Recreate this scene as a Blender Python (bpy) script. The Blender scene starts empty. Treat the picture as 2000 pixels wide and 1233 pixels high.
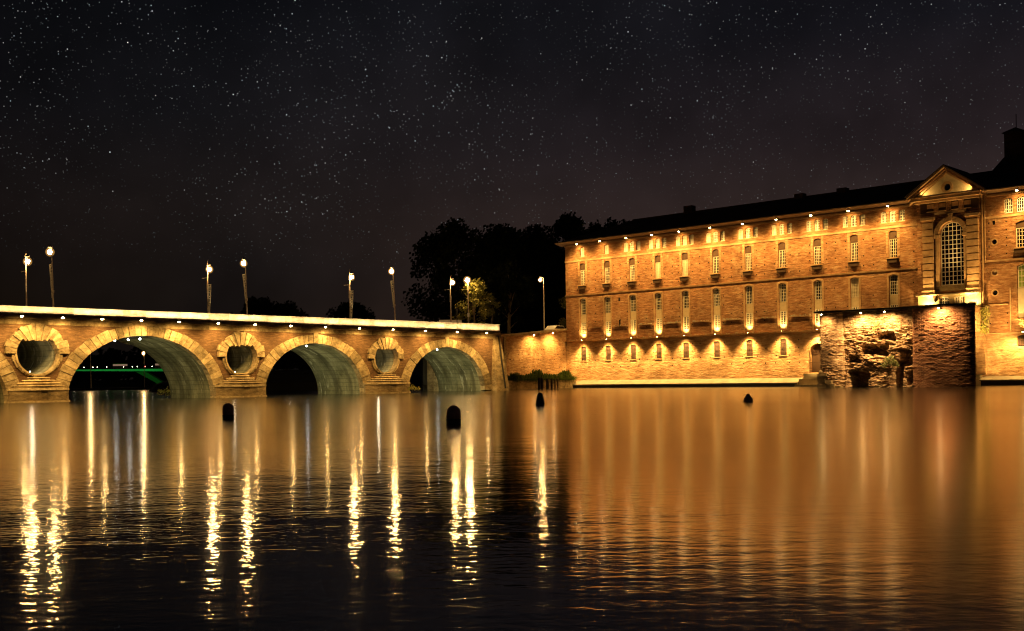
import bpy, bmesh, math, random
from mathutils import Vector, Matrix, noise

random.seed(7)
PI = math.pi
scene = bpy.context.scene
COL = scene.collection

# ------------------------------------------------------------------ camera, sky, exposure
cam_d = bpy.data.cameras.new('camera')
cam = bpy.data.objects.new('camera', cam_d)
COL.objects.link(cam)
scene.camera = cam
roll = math.atan(0.0145)
cam.matrix_world = (Matrix.Translation((0, 0, 1.5)) @ Matrix.Rotation(roll, 4, 'Y')
                    @ Matrix.Rotation(PI / 2, 4, 'X'))
cam_d.sensor_width = 36.0
cam_d.lens = 36.0 * 2151.0 / 2000.0
cam_d.shift_y = (740.0 - 616.5) / 2000.0
cam_d.clip_start = 0.1
cam_d.clip_end = 6000.0

scene.render.engine = 'CYCLES'
scene.cycles.use_denoising = True
scene.cycles.filter_width = 1.15
scene.cycles.max_bounces = 5
scene.cycles.diffuse_bounces = 2
scene.cycles.glossy_bounces = 3
scene.cycles.transmission_bounces = 2
scene.cycles.sample_clamp_indirect = 6.0
scene.cycles.sample_clamp_direct = 0.0
scene.cycles.use_light_tree = True
scene.cycles.use_adaptive_sampling = True
scene.cycles.adaptive_threshold = 0.012
scene.view_settings.view_transform = 'Standard'
scene.view_settings.look = 'None'
scene.view_settings.exposure = 0.0
scene.view_settings.gamma = 1.0
scene.view_settings.use_curve_mapping = False

world = bpy.data.worlds.new('World')
scene.world = world
world.use_nodes = True


class NT:
    """small helper to write node trees"""
    def __init__(s, tree, clear=True):
        s.t = tree
        if clear:
            tree.nodes.clear()

    def n(s, typ, ins=None, **kw):
        nd = s.t.nodes.new(typ)
        for k, v in kw.items():
            setattr(nd, k, v)
        for k, v in (ins or {}).items():
            sock = nd.inputs[k]
            if isinstance(v, bpy.types.NodeSocket):
                s.t.links.new(v, sock)
            else:
                sock.default_value = v
        return nd

    def m(s, op, a, b=None, c=None, clamp=False):
        nd = s.t.nodes.new('ShaderNodeMath')
        nd.operation = op
        nd.use_clamp = clamp
        for i, v in enumerate((a, b, c)):
            if v is None:
                continue
            if isinstance(v, bpy.types.NodeSocket):
                s.t.links.new(v, nd.inputs[i])
            else:
                nd.inputs[i].default_value = v
        return nd.outputs[0]

    def mix(s, f, a, b, blend='MIX'):
        nd = s.t.nodes.new('ShaderNodeMix')
        nd.data_type = 'RGBA'
        nd.blend_type = blend
        for i, v in ((0, f), (6, a), (7, b)):
            if isinstance(v, bpy.types.NodeSocket):
                s.t.links.new(v, nd.inputs[i])
            else:
                nd.inputs[i].default_value = v if i == 0 else (*v, 1.0) if len(v) == 3 else v
        return nd.outputs[2]

    def ramp(s, f, stops):
        nd = s.t.nodes.new('ShaderNodeValToRGB')
        cr = nd.color_ramp
        while len(cr.elements) < len(stops):
            cr.elements.new(0.5)
        for e, (p, c) in zip(cr.elements, stops):
            e.position = p
            e.color = (c, c, c, 1) if isinstance(c, (int, float)) else (*c, 1)
        s.t.links.new(f, nd.inputs[0])
        return nd.outputs[0]


def build_world():
    w = NT(world.node_tree)
    tc = w.n('ShaderNodeTexCoord')
    d = tc.outputs['Generated']
    sep = w.n('ShaderNodeSeparateXYZ', {0: d})
    X, Z = sep.outputs[0], sep.outputs[2]
    # vertical gradient of the night sky: town glow low down, blue black above
    g_left = w.ramp(w.m('MULTIPLY', Z, 2.0, clamp=True),
                    [(0.0, (.0040, .0022, .0012)), (.14, (.0054, .0034, .0022)), (.30, (.0084, .0060, .0056)),
                     (.46, (.0054, .0050, .0060)), (.75, (.0026, .0032, .0048)), (1.0, (.0016, .0020, .0034))])
    g_right = w.ramp(w.m('MULTIPLY', Z, 2.0, clamp=True),
                     [(0.0, (.044, .025, .019)), (.25, (.036, .022, .019)), (.40, (.019, .0130, .0145)),
                      (.58, (.0080, .0074, .0102)), (.75, (.0040, .0044, .0064)), (1.0, (.0025, .0027, .0040))])
    side = w.m('MULTIPLY_ADD', X, 1.45, 0.38, clamp=True)
    sky = w.mix(side, g_left, g_right)
    # broad faint mottling of the milky way
    nz = w.n('ShaderNodeTexNoise', {'Vector': d, 'Scale': 5.0, 'Detail': 4.0, 'Roughness': 0.6})
    sky = w.mix(1.0, sky, w.ramp(nz.outputs[0], [(.32, .66), (.68, 1.45)]), 'MULTIPLY')
    # stars
    dens = w.n('ShaderNodeTexNoise', {'Vector': d, 'Scale': 7.0, 'Detail': 3.0, 'Roughness': 0.55})
    band = w.ramp(dens.outputs[0], [(.38, .12), (.60, 1.0)])
    across = w.n('ShaderNodeVectorMath', {0: d, 1: (BAND.x, BAND.y, BAND.z)}, operation='DOT_PRODUCT').outputs['Value']
    milky = w.m('SUBTRACT', 1.0, w.m('MULTIPLY', w.m('ABSOLUTE', across), 7.0), clamp=True)
    milky = w.m('MULTIPLY', milky, w.ramp(dens.outputs[0], [(.36, .2), (.66, 1.0)]))
    glow = w.n('ShaderNodeVectorMath', {0: (.0052, .0044, .0046)}, operation='SCALE')
    w.t.links.new(milky, glow.inputs['Scale'])
    sky = w.n('ShaderNodeVectorMath', {0: sky, 1: glow.outputs[0]}, operation='ADD').outputs[0]
    band = w.m('ADD', w.m('MULTIPLY', band, .75), w.m('MULTIPLY', milky, .7))
    horizon = w.ramp(Z, [(.095, 0.0), (.17, 0.5), (.27, 1.0)])
    total = None
    for scale, rad, gain, power in ((380.0, .15, 2.1, 2.2), (230.0, .095, 6.0, 3.4), (90.0, .045, 6.5, 3.6)):
        v = w.n('ShaderNodeTexVoronoi', {'Vector': d, 'Scale': scale}, voronoi_dimensions='3D', feature='F1')
        core = w.m('SUBTRACT', 1.0, w.m('DIVIDE', v.outputs['Distance'], rad), clamp=True)
        core = w.m('MULTIPLY', w.m('POWER', core, 0.8), 1.0)
        cs = w.n('ShaderNodeSeparateColor', {0: v.outputs['Color']})
        br = w.m('MULTIPLY', w.m('POWER', cs.outputs[0], power), gain)
        amp = w.m('MULTIPLY', core, br)
        amp = w.m('MULTIPLY', amp, horizon)
        amp = w.m('MULTIPLY', amp, w.m('MULTIPLY_ADD', side, -0.55, 1.0))
        if scale > 100:
            amp = w.m('MULTIPLY', amp, band)
        tint = w.ramp(cs.outputs[1], [(0.0, (.70, .88, .95)), (.35, (.95, .97, 1.0)), (.75, (1, .97, .92)), (1, (.82, .96, 1))])
        st = w.n('ShaderNodeVectorMath', {0: tint}, operation='SCALE')
        w.t.links.new(amp, st.inputs['Scale'])
        total = st.outputs[0] if total is None else w.n('ShaderNodeVectorMath', {0: total, 1: st.outputs[0]}, operation='ADD').outputs[0]
    out = w.n('ShaderNodeVectorMath', {0: sky, 1: total}, operation='ADD')
    bg = w.n('ShaderNodeBackground', {'Color': out.outputs[0], 'Strength': 1.0})
    w.n('ShaderNodeOutputWorld', {0: bg.outputs[0]})
    world.cycles.sampling_method = 'NONE'


BAND = Vector((-.02, 1, .31)).cross(Vector((-.165, 1, .157))).normalized()   # pole of the milky way's arc
build_world()

SODIUM = (1.0, 0.585, 0.160)
AMBER = (1.0, 0.555, 0.140)
COOL = (1.0, 0.92, 0.46)


# ------------------------------------------------------------------ materials
def new_mat(name):
    m = bpy.data.materials.new(name)
    m.use_nodes = True
    return m, NT(m.node_tree)


def finish(w, color, rough=0.85, bump=None, bump_d=0.05, spec=0.3, metal=0.0, bump_s=1.0):
    ins = {'Base Color': color if isinstance(color, bpy.types.NodeSocket) else (*color, 1),
           'Roughness': rough, 'Metallic': metal, 'Specular IOR Level': spec}
    if bump is not None:
        b = w.n('ShaderNodeBump', {'Height': bump, 'Distance': bump_d, 'Strength': bump_s})
        ins['Normal'] = b.outputs[0]
    p = w.n('ShaderNodeBsdfPrincipled', ins)
    w.n('ShaderNodeOutputMaterial', {0: p.outputs[0]})


def masonry(name, dark, mid, light, course=(0.9, 0.9, 7.0), patch=0.35, bump_d=0.05, per_object=0.0, pale=None):
    """weathered brick or stone: long thin courses, broad patches, relief"""
    m, w = new_mat(name)
    tc = w.n('ShaderNodeTexCoord')
    o = tc.outputs['Object']
    mp = w.n('ShaderNodeMapping', {'Vector': o, 'Scale': course})
    n1 = w.n('ShaderNodeTexNoise', {'Vector': mp.outputs[0], 'Scale': 1.0, 'Detail': 7.0, 'Roughness': 0.72})
    n2 = w.n('ShaderNodeTexNoise', {'Vector': o, 'Scale': patch, 'Detail': 5.0, 'Roughness': 0.62})
    c = w.ramp(n1.outputs[0], [(.30, dark), (.50, mid), (.70, light)])
    c = w.mix(1.0, c, w.ramp(n2.outputs[0], [(.30, .55), (.50, .95), (.70, 1.25)]), 'MULTIPLY')
    if pale:
        n3 = w.n('ShaderNodeTexNoise', {'Vector': o, 'Scale': 0.55, 'Detail': 8.0, 'Roughness': 0.75})
        c = w.mix(w.ramp(n3.outputs[0], [(.52, 0.0), (.66, .75)]), c, pale)
    if per_object:
        oi = w.n('ShaderNodeObjectInfo')
        k = w.ramp(oi.outputs['Random'], [(0.0, 1.0 - per_object), (1.0, 1.0 + per_object * 0.6)])
        c = w.mix(1.0, c, k, 'MULTIPLY')
    mp2 = w.n('ShaderNodeMapping', {'Vector': o, 'Scale': (course[0] * 1.3, course[1] * 1.3, course[2] * .62)})
    n4 = w.n('ShaderNodeTexNoise', {'Vector': mp2.outputs[0], 'Scale': 1.0, 'Detail': 6.0, 'Roughness': 0.74, 'Distortion': .35})
    finish(w, c, 0.9, n4.outputs[0], bump_d, 0.15)
    return m


def plain(name, color, rough=0.7, var=0.25, scale=1.5, metal=0.0, spec=0.3):
    m, w = new_mat(name)
    tc = w.n('ShaderNodeTexCoord')
    n1 = w.n('ShaderNodeTexNoise', {'Vector': tc.outputs['Object'], 'Scale': scale, 'Detail': 5.0, 'Roughness': 0.65})
    c = w.mix(1.0, (*color, 1), w.ramp(n1.outputs[0], [(.3, 1 - var), (.7, 1 + var * .6)]), 'MULTIPLY')
    finish(w, c, rough, n1.outputs[0], 0.01, spec, metal)
    return m


def emitter(name, color, strength, sample=True):
    m, w = new_mat(name)
    e = w.n('ShaderNodeEmission', {'Color': (*color, 1), 'Strength': strength})
    w.n('ShaderNodeOutputMaterial', {0: e.outputs[0]})
    m.cycles.emission_sampling = 'AUTO' if sample else 'NONE'
    return m


def leaf_mat(name, a, b):
    m, w = new_mat(name)
    g = w.n('ShaderNodeNewGeometry')
    c = w.ramp(g.outputs['Random Per Island'], [(0.0, a), (1.0, b)])
    d = w.n('ShaderNodeBsdfDiffuse', {'Color': c})
    t = w.n('ShaderNodeBsdfTranslucent', {'Color': c})
    mx = w.n('ShaderNodeMixShader', {0: 0.3, 1: d.outputs[0], 2: t.outputs[0]})
    w.n('ShaderNodeOutputMaterial', {0: mx.outputs[0]})
    return m


M = {}
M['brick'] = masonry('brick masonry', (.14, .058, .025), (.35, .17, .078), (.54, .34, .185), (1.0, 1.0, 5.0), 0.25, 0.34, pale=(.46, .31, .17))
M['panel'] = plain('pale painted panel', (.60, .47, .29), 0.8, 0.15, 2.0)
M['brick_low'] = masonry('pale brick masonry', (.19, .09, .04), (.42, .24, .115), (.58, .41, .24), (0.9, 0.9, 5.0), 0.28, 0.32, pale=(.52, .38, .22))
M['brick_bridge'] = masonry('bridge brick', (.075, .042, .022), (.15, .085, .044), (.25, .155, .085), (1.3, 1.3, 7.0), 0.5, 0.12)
M['stone'] = masonry('limestone', (.17, .115, .055), (.40, .30, .165), (.54, .43, .26), (2.2, 2.2, 3.4), 0.8, 0.14, per_object=0.42)
M['stone_dirty'] = masonry('stained limestone', (.13, .09, .045), (.36, .265, .145), (.50, .39, .23), (1.1, 1.1, 2.0), 0.8, 0.10, per_object=0.2)
M['wet_stone'] = masonry('waterline limestone', (.07, .05, .026), (.24, .17, .09), (.40, .30, .17), (0.9, 0.9, 2.6), 0.9, 0.12)
M['trim'] = masonry('stone trim', (.34, .20, .10), (.46, .29, .15), (.54, .37, .21), (1.2, 1.2, 2.0), 0.5, 0.03)
M['stucco'] = masonry('pale stucco', (.46, .35, .21), (.56, .45, .28), (.62, .51, .33), (0.8, 0.8, 0.9), 0.5, 0.015)
M['parapet'] = masonry('pale parapet stone', (.34, .28, .17), (.58, .50, .35), (.70, .62, .46), (1.3, 1.3, 2.8), 0.6, 0.04, per_object=0.26)
M['vault'] = None
def vault_mat():
    m, w = new_mat('damp vault plaster')
    tc = w.n('ShaderNodeTexCoord')
    o = tc.outputs['Object']

    def nz(sc, det=4.0, ro=.6, dist=0.0):
        mp = w.n('ShaderNodeMapping', {'Vector': o, 'Scale': sc})
        return w.n('ShaderNodeTexNoise', {'Vector': mp.outputs[0], 'Scale': 1.0, 'Detail': det, 'Roughness': ro, 'Distortion': dist}).outputs[0]
    c = w.ramp(nz((.5, .7, .5), 6.0, .7), [(.3, (.075, .072, .038)), (.5, (.17, .165, .10)), (.7, (.27, .26, .17))])
    light_bands = w.ramp(nz((.05, .75, .05), 2.0), [(.40, .55), (.58, 1.15)])  # bands of lamplight across the vault, painted into the colour
    c = w.mix(1.0, c, light_bands, 'MULTIPLY')
    zc = w.n('ShaderNodeSeparateXYZ', {0: o}).outputs[2]
    joint = w.m('LESS_THAN', w.m('FRACT', w.m('MULTIPLY_ADD', nz((.3, .3, .3)), .5, w.m('MULTIPLY', zc, 2.1))), .14)
    c = w.mix(w.m('MULTIPLY', joint, .45), c, (.05, .045, .028))
    streak = w.m('MULTIPLY', w.ramp(nz((.5, 1.9, .22), 3.0, .5, .4), [(.57, 0.0), (.63, 1.0)]), w.ramp(nz((.9, 2.0, 1.4), 3.0), [(.45, 0.0), (.6, 1.0)]))
    c = w.mix(w.m('MULTIPLY', streak, .6), c, (.50, .49, .38))
    finish(w, c, .8, nz((2.0, 2.0, 2.0), 5.0, .65), .06, .25)
    return m


M['vault'] = vault_mat()
M['rubble'] = masonry('rubble masonry', (.11, .050, .025), (.36, .22, .12), (.64, .51, .34), (1.6, 1.6, 6.5), 0.55, 0.12, pale=(.60, .48, .31))
M['ruin_brick'] = masonry('dark red brick', (.075, .032, .019), (.22, .098, .052), (.40, .24, .14), (1.6, 1.6, 9.0), 0.5, 0.11)
M['roof'] = masonry('roof tiles', (.020, .014, .010), (.035, .024, .018), (.05, .034, .024), (6.0, 1.0, 1.0), 0.4, 0.04)
M['unlit_brick'] = masonry('unlit chimney brick', (.02, .012, .008), (.045, .026, .018), (.07, .04, .026), (0.8, 0.8, 6.0), 0.5, 0.05)  # colour darkened so the unlit chimneys stand as black silhouettes
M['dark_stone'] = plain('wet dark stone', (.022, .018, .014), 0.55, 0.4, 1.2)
M['concrete'] = plain('quay concrete', (.20, .165, .115), 0.85, 0.35, 0.9)
M['metal_dark'] = plain('dark painted metal', (.035, .03, .025), 0.5, 0.2, 4.0)
M['iron'] = plain('rusty iron bars', (.06, .03, .018), 0.7, 0.3, 5.0)
M['pole'] = plain('grey lamp post paint', (.46, .38, .29), 0.5, 0.15, 3.0)
M['banner'] = plain('pale openwork decoration', (.85, .80, .66), 0.6, 0.15, 6.0)
M['frame'] = plain('cream window paint', (.74, .66, .50), 0.55, 0.08, 3.0)
M['frame_white'] = plain('white window paint', (.82, .78, .68), 0.55, 0.06, 3.0)
M['glass'] = plain('dark window glass', (.012, .011, .010), 0.12, 0.2, 0.6, spec=0.5)
M['blind'] = plain('cream roller blind', (.62, .52, .36), 0.8, 0.12, 2.0)
M['blind_green'] = plain('green curtain', (.30, .42, .10), 0.8, 0.3, 4.0)
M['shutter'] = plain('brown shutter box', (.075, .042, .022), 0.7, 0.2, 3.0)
M['dark_boards'] = plain('dark weathered boards', (.040, .022, .013), 0.8, 0.35, 5.0)
M['boards'] = plain('weathered boards', (.17, .10, .058), 0.8, 0.35, 5.0)
M['hole'] = plain('shaded putlog hole', (.010, .007, .005), 0.95, 0.2, 3.0)  # near black puts the shade inside the holes into the colour
M['wood'] = plain('wet dark timber', (.022, .015, .010), 0.7, 0.4, 3.0)
M['wood_pale'] = plain('greyed timber', (.20, .14, .08), 0.8, 0.4, 3.0)
M['buoy'] = plain('dull brown buoy paint', (.50, .25, .16), 0.42, 0.3, 3.0)
M['buoy_dark'] = plain('black rubber skirt', (.012, .010, .009), 0.45, 0.3, 3.0)
M['bark'] = plain('plane tree bark', (.22, .16, .09), 0.9, 0.4, 2.5)
M['ground'] = plain('asphalt', (.05, .045, .04), 0.9, 0.3, 0.6)
M['earth'] = plain('dark river bank', (.03, .028, .02), 0.95, 0.4, 0.1)
M['white_paint'] = plain('white paint', (.78, .75, .68), 0.45, 0.06, 2.0)
M['girder'] = plain('pale steel girder', (.45, .50, .45), 0.6, 0.25, 0.15)
M['car_paint'] = plain('silver car paint', (.62, .60, .56), 0.3, 0.04, 1.0, spec=0.5)
M['tyre'] = plain('tyre rubber', (.015, .014, .013), 0.8, 0.2, 4.0)
M['leaf_dark'] = leaf_mat('unlit tree leaf', (.010, .013, .006), (.030, .036, .014))  # dark copy of the leaf colour for trees left in the night
M['leaf'] = leaf_mat('lamplit plane tree leaf', (.15, .16, .035), (.40, .36, .11))  # bright copy of the leaf colour, lamplight put into the albedo
M['leaf_pale'] = leaf_mat('grey green shrub leaf', (.16, .18, .06), (.34, .34, .16))
M['grass'] = leaf_mat('grass blade', (.014, .030, .005), (.075, .095, .022))
def lens_mat():
    m, w = new_mat('warm lamp lens')
    g = w.n('ShaderNodeNewGeometry')
    f = w.m('SUBTRACT', 1.0, g.outputs['Backfacing'])
    e = w.n('ShaderNodeEmission', {'Color': (1.0, .62, .22, 1), 'Strength': w.m('MULTIPLY', f, 170.0)})
    w.n('ShaderNodeOutputMaterial', {0: e.outputs[0]})
    m.cycles.emission_sampling = 'FRONT'
    return m


M['lens'] = lens_mat()
M['globe'] = emitter('sodium lamp globe', (1.0, .58, .20), 500.0)
def halo_mat():
    m, w = new_mat('lamp halo glow')
    e = w.n('ShaderNodeEmission', {'Color': (1.0, .50, .12, 1), 'Strength': .9})  # glow put into the globe to stand for a halo round the lamp
    t = w.n('ShaderNodeBsdfTransparent', {'Color': (1, 1, 1, 1)})
    mx = w.n('ShaderNodeMixShader', {0: 0.25, 1: t.outputs[0], 2: e.outputs[0]})
    w.n('ShaderNodeOutputMaterial', {0: mx.outputs[0]})
    m.cycles.emission_sampling = 'NONE'
    return m


M['shell'] = halo_mat()
M['lens_cool'] = emitter('cool white lens', (.86, .97, .92), 26.0)
M['dot_warm'] = emitter('distant warm lamp', (1.0, .80, .58), 14.0)
M['dot_red'] = emitter('distant red lamp', (1.0, .12, .10), 16.0)
M['bus_light'] = emitter('lit bus windows', (1.0, .62, .40), .22)
M['strip'] = emitter('linear lamp glow', (1.0, .78, .40), 3.0, False)


def water_mat():
    m, w = new_mat('river water')
    g = w.n('ShaderNodeNewGeometry')
    p = g.outputs['Position']
    # wind ripples of several sizes, slightly longer across the view than along it
    def nz(sx, sy, det, rough=.55, dist=0.0):
        mp = w.n('ShaderNodeMapping', {'Vector': p, 'Scale': (sx, sy, 1.0)})
        return w.n('ShaderNodeTexNoise', {'Vector': mp.outputs[0], 'Scale': 1.0, 'Detail': det, 'Roughness': rough, 'Distortion': dist}).outputs[0]
    # sheltered water in the lee of the building is calmer; the open river carries small ripples
    px = w.n('ShaderNodeSeparateXYZ', {0: p}).outputs[0]
    patch = nz(0.05, 0.02, 3.0, .6)
    py = w.n('ShaderNodeSeparateXYZ', {0: p}).outputs[1]
    wob = w.m('MULTIPLY_ADD', patch, 8.0, -4.0)
    lee = w.m('MULTIPLY_ADD', w.m('ADD', px, wob), 0.32, 0.15, clamp=True)
    shore = w.m('MULTIPLY_ADD', w.m('ADD', py, w.m('MULTIPLY', wob, 1.5)), 0.044, -0.44, clamp=True)
    big = nz(0.14, 0.38, 2.0)
    mid = nz(1.1, 2.2, 2.0)
    small = nz(5.0, 7.5, 2.0, .5, .3)
    h = w.m('ADD', w.m('MULTIPLY', big, 0.022), w.m('ADD', w.m('MULTIPLY', mid, 0.0075), w.m('MULTIPLY', small, 0.0046)))
    b = w.n('ShaderNodeBump', {'Height': w.m('MULTIPLY', h, w.m('MULTIPLY', w.m('MULTIPLY_ADD', lee, -0.62, 1.0), w.m('MULTIPLY_ADD', shore, -0.78, 1.0))), 'Distance': 1.0, 'Strength': 1.0})
    rough = w.m('MULTIPLY_ADD', w.m('MULTIPLY', lee, w.m('SUBTRACT', 1.0, shore)), 0.10, w.ramp(patch, [(.35, .06), (.65, .09)]))
    rough = w.m('MULTIPLY_ADD', shore, 0.075, rough)
    pr = w.n('ShaderNodeBsdfPrincipled', {'Base Color': (.006, .005, .003, 1), 'Roughness': rough, 'IOR': 1.45,
                                          'Specular IOR Level': 0.95, 'Normal': b.outputs[0]})
    w.n('ShaderNodeOutputMaterial', {0: pr.outputs[0]})
    return m


M['water'] = water_mat()


# ------------------------------------------------------------------ mesh helpers
class MB:
    def __init__(s):
        s.v, s.f = [], []

    def add(s, pts, faces):
        b = len(s.v)
        s.v += [tuple(p) for p in pts]
        s.f += [tuple(b + i for i in f) for f in faces]
        return s

    def box(s, a0, a1, b0, b1, c0, c1):
        return s.add([(a0, b0, c0), (a1, b0, c0), (a1, b1, c0), (a0, b1, c0), (a0, b0, c1), (a1, b0, c1), (a1, b1, c1), (a0, b1, c1)],
                     [(0, 1, 2, 3), (4, 5, 6, 7), (0, 1, 5, 4), (1, 2, 6, 5), (2, 3, 7, 6), (3, 0, 4, 7)])

    def prism(s, poly, b0, b1):
        """polygon in (a, c) extruded along b"""
        n = len(poly)
        pts = [(a, b0, c) for a, c in poly] + [(a, b1, c) for a, c in poly]
        return s.add(pts, [tuple(range(n)), tuple(range(n, 2 * n))] + [(i, (i + 1) % n, n + (i + 1) % n, n + i) for i in range(n)])

    def tube(s, path, radii, n=8):
        rings = []
        for i, p in enumerate(path):
            p = Vector(p)
            t = (Vector(path[min(i + 1, len(path) - 1)]) - Vector(path[max(i - 1, 0)])).normalized()
            u = t.orthogonal().normalized()
            if abs(t.z) > 0.7:
                u = (Vector((1, 0, 0)) - t * t.x).normalized()
            w_ = t.cross(u)
            r = radii[i] if isinstance(radii, (list, tuple)) else radii
            rings.append([p + (u * math.cos(2 * PI * k / n) + w_ * math.sin(2 * PI * k / n)) * r for k in range(n)])
        pts = [q for r in rings for q in r]
        fs = []
        for i in range(len(rings) - 1):
            for k in range(n):
                fs.append((i * n + k, i * n + (k + 1) % n, (i + 1) * n + (k + 1) % n, (i + 1) * n + k))
        fs.append(tuple(range(n)))
        fs.append(tuple((len(rings) - 1) * n + k for k in range(n)))
        return s.add(pts, fs)

    def lathe(s, c, prof, n=16):
        """profile of (radius, z) spun round the vertical through c"""
        pts = []
        for r, z in prof:
            for k in range(n):
                a = 2 * PI * k / n
                pts.append((c[0] + r * math.cos(a), c[1] + r * math.sin(a), c[2] + z))
        fs = []
        for i in range(len(prof) - 1):
            for k in range(n):
                fs.append((i * n + k, i * n + (k + 1) % n, (i + 1) * n + (k + 1) % n, (i + 1) * n + k))
        fs.append(tuple(range(n)))
        fs.append(tuple((len(prof) - 1) * n + k for k in range(n)))
        return s.add(pts, fs)

    def ball(s, c, r, n=10, m=6, sz=1.0):
        return s.lathe(c, [(max(r * math.cos(-PI / 2 + PI * i / m), r * 0.02), r * sz * math.sin(-PI / 2 + PI * i / m)) for i in range(m + 1)], n)

    def map(s, fn):
        s.v = [tuple(fn(*p)) for p in s.v]
        return s

    def mesh(s, name, mat, V=None, smooth=False, recalc=True):
        me = bpy.data.meshes.new(name)
        me.from_pydata([V(*p) for p in s.v] if V else s.v, [], s.f)
        if recalc:
            bm = bmesh.new()
            bm.from_mesh(me)
            bmesh.ops.recalc_face_normals(bm, faces=bm.faces)
            bm.to_mesh(me)
            bm.free()
        if mat is not None:
            me.materials.append(mat)
        if smooth:
            me.shade_smooth()
        me.update()
        return me


def obj(name, me, parent=None, loc=None, rz=0.0):
    o = bpy.data.objects.new(name, me)
    COL.objects.link(o)
    if parent is not None:
        o.parent = parent
    if loc is not None:
        o.location = loc
    if rz:
        o.rotation_euler = (0, 0, rz)
    return o


def tag(o, label, cat, group=None):
    o['label'] = label
    o['category'] = cat
    if group:
        o['group'] = group
    return o


def thing(name, label, cat, loc=(0, 0, 0), rz=0.0, group=None):
    return tag(obj(name, None, None, loc, rz), label, cat, group)


def structure(o, kind='structure'):
    o['kind'] = kind
    return o


class Frame:
    """local frame of a long wall: a along it, b out of it towards the river, c up"""
    def __init__(s, root, sg):
        s.root, s.sg = root, sg

    def V(s, a, b, c):
        return (a, s.sg * b, c)

    def part(s, name, mb, mat, parent=None, smooth=False, loc=None):
        p = parent or s.root
        return obj(name, mb.mesh(name, mat, s.V, smooth), p, s.V(*loc) if loc else None)

    def place(s, name, me, loc, parent=None):
        return obj(name, me, parent or s.root, s.V(*loc))

    def spot(s, loc, aim, power, color, angle, blend=0.6, radius=0.06, parent=None):
        return spot(s.V(*loc), s.V(*aim), power, color, angle, blend, radius, parent or s.root)


def wall_sheet(outer, holes, depth=0.0, b=0.0):
    """flat sheet with openings, and reveals going back into the wall"""
    bm = bmesh.new()
    mb = MB()
    loops = []
    for poly in [outer] + holes:
        vs = [bm.verts.new((x, 0.0, z)) for x, z in poly]
        for i in range(len(vs)):
            bm.edges.new((vs[i], vs[(i + 1) % len(vs)]))
        loops.append(poly)
    bmesh.ops.triangle_fill(bm, use_beauty=True, use_dissolve=False, edges=bm.edges[:])
    bm.verts.index_update()
    mb.add([(v.co.x, b, v.co.z) for v in bm.verts], [tuple(v.index for v in f.verts) for f in bm.faces])
    bm.free()
    if depth:
        for poly in holes:
            n = len(poly)
            mb.add([(x, b, z) for x, z in poly] + [(x, b - depth, z) for x, z in poly],
                   [(i, (i + 1) % n, n + (i + 1) % n, n + i) for i in range(n)])
    return mb


def arch_poly(a0, a1, c0, c1, rise, n=6):
    """opening with a segmental arched head"""
    if rise <= 0:
        return [(a0, c0), (a1, c0), (a1, c1), (a0, c1)]
    w = (a1 - a0) / 2.0
    R = (w * w + rise * rise) / (2 * rise)
    cz = c1 - R
    th = math.asin(min(1.0, w / R))
    cx = (a0 + a1) / 2.0
    pts = [(a0, c0), (a1, c0)]
    if rise >= w * 0.999:
        R, cz, th = w, c1 - w, PI / 2
    for i in range(n + 1):
        t = th - 2 * th * i / n
        pts.append((cx + R * math.sin(t), cz + R * math.cos(t)))
    return pts


def circle_poly(ca, cc, r, n=20):
    return [(ca + r * math.cos(2 * PI * i / n), cc + r * math.sin(2 * PI * i / n)) for i in range(n)]


def spot(loc, aim, power, color, angle, blend, radius, parent):
    l = bpy.data.lights.new('spot light', 'SPOT')
    l.energy, l.color, l.spot_size, l.spot_blend, l.shadow_soft_size = power, color, math.radians(angle), blend, radius
    o = bpy.data.objects.new('spot_light', l)
    COL.objects.link(o)
    o.parent = parent
    o.location = loc
    d = Vector(aim) - Vector(loc)
    o.rotation_euler = d.to_track_quat('-Z', 'Y').to_euler()
    return o


def area(loc, aim, power, color, sx, sy, parent, along=None, spread=PI):
    l = bpy.data.lights.new('area light', 'AREA')
    l.shape = 'RECTANGLE'
    l.energy, l.color, l.size, l.size_y, l.spread = power, color, sx, sy, spread
    o = bpy.data.objects.new('area_light', l)
    COL.objects.link(o)
    o.parent = parent
    z = -(Vector(aim) - Vector(loc)).normalized()
    x = Vector(along or (1, 0, 0))
    x = (x - z * x.dot(z)).normalized()
    y = z.cross(x)
    mt = Matrix((x, y, z)).transposed().to_4x4()
    mt.translation = loc
    o.matrix_local = mt
    return o


def point(loc, power, color, radius, parent):
    l = bpy.data.lights.new('point light', 'POINT')
    l.energy, l.color, l.shadow_soft_size = power, color, radius
    o = bpy.data.objects.new('point_light', l)
    COL.objects.link(o)
    o.parent = parent
    o.location = loc
    return o


# shared little meshes
LENS_ME = {}
for sg_ in (1, -1):
    mb = MB()
    mb.v = [(.15 * math.cos(2 * PI * k / 12), sg_ * (.10 + .08 * .6 * math.sin(2 * PI * k / 12) - .04), .08 * .8 * math.sin(2 * PI * k / 12) - .04) for k in range(12)]
    mb.f = [tuple(range(12))]
    me = mb.mesh('lens', M['lens'], recalc=False)
    if me.polygons[0].normal.y * sg_ < 0:
        me.flip_normals()
    LENS_ME[sg_] = me
BODY_ME = MB().box(-.17, .17, -.12, .12, 0.05, .17).mesh('floodlight', M['metal_dark'])
COOL_ME = MB().ball((0, 0, 0), 0.10, 8, 5).mesh('lens', M['lens_cool'])


def flood(fr, loc, lens=True, size=1.0, name='floodlight'):
    f = fr.place(name, BODY_ME, loc)
    f.scale = (size, size, size)
    if lens:
        obj('lens', LENS_ME[fr.sg], f)
    return f


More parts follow.
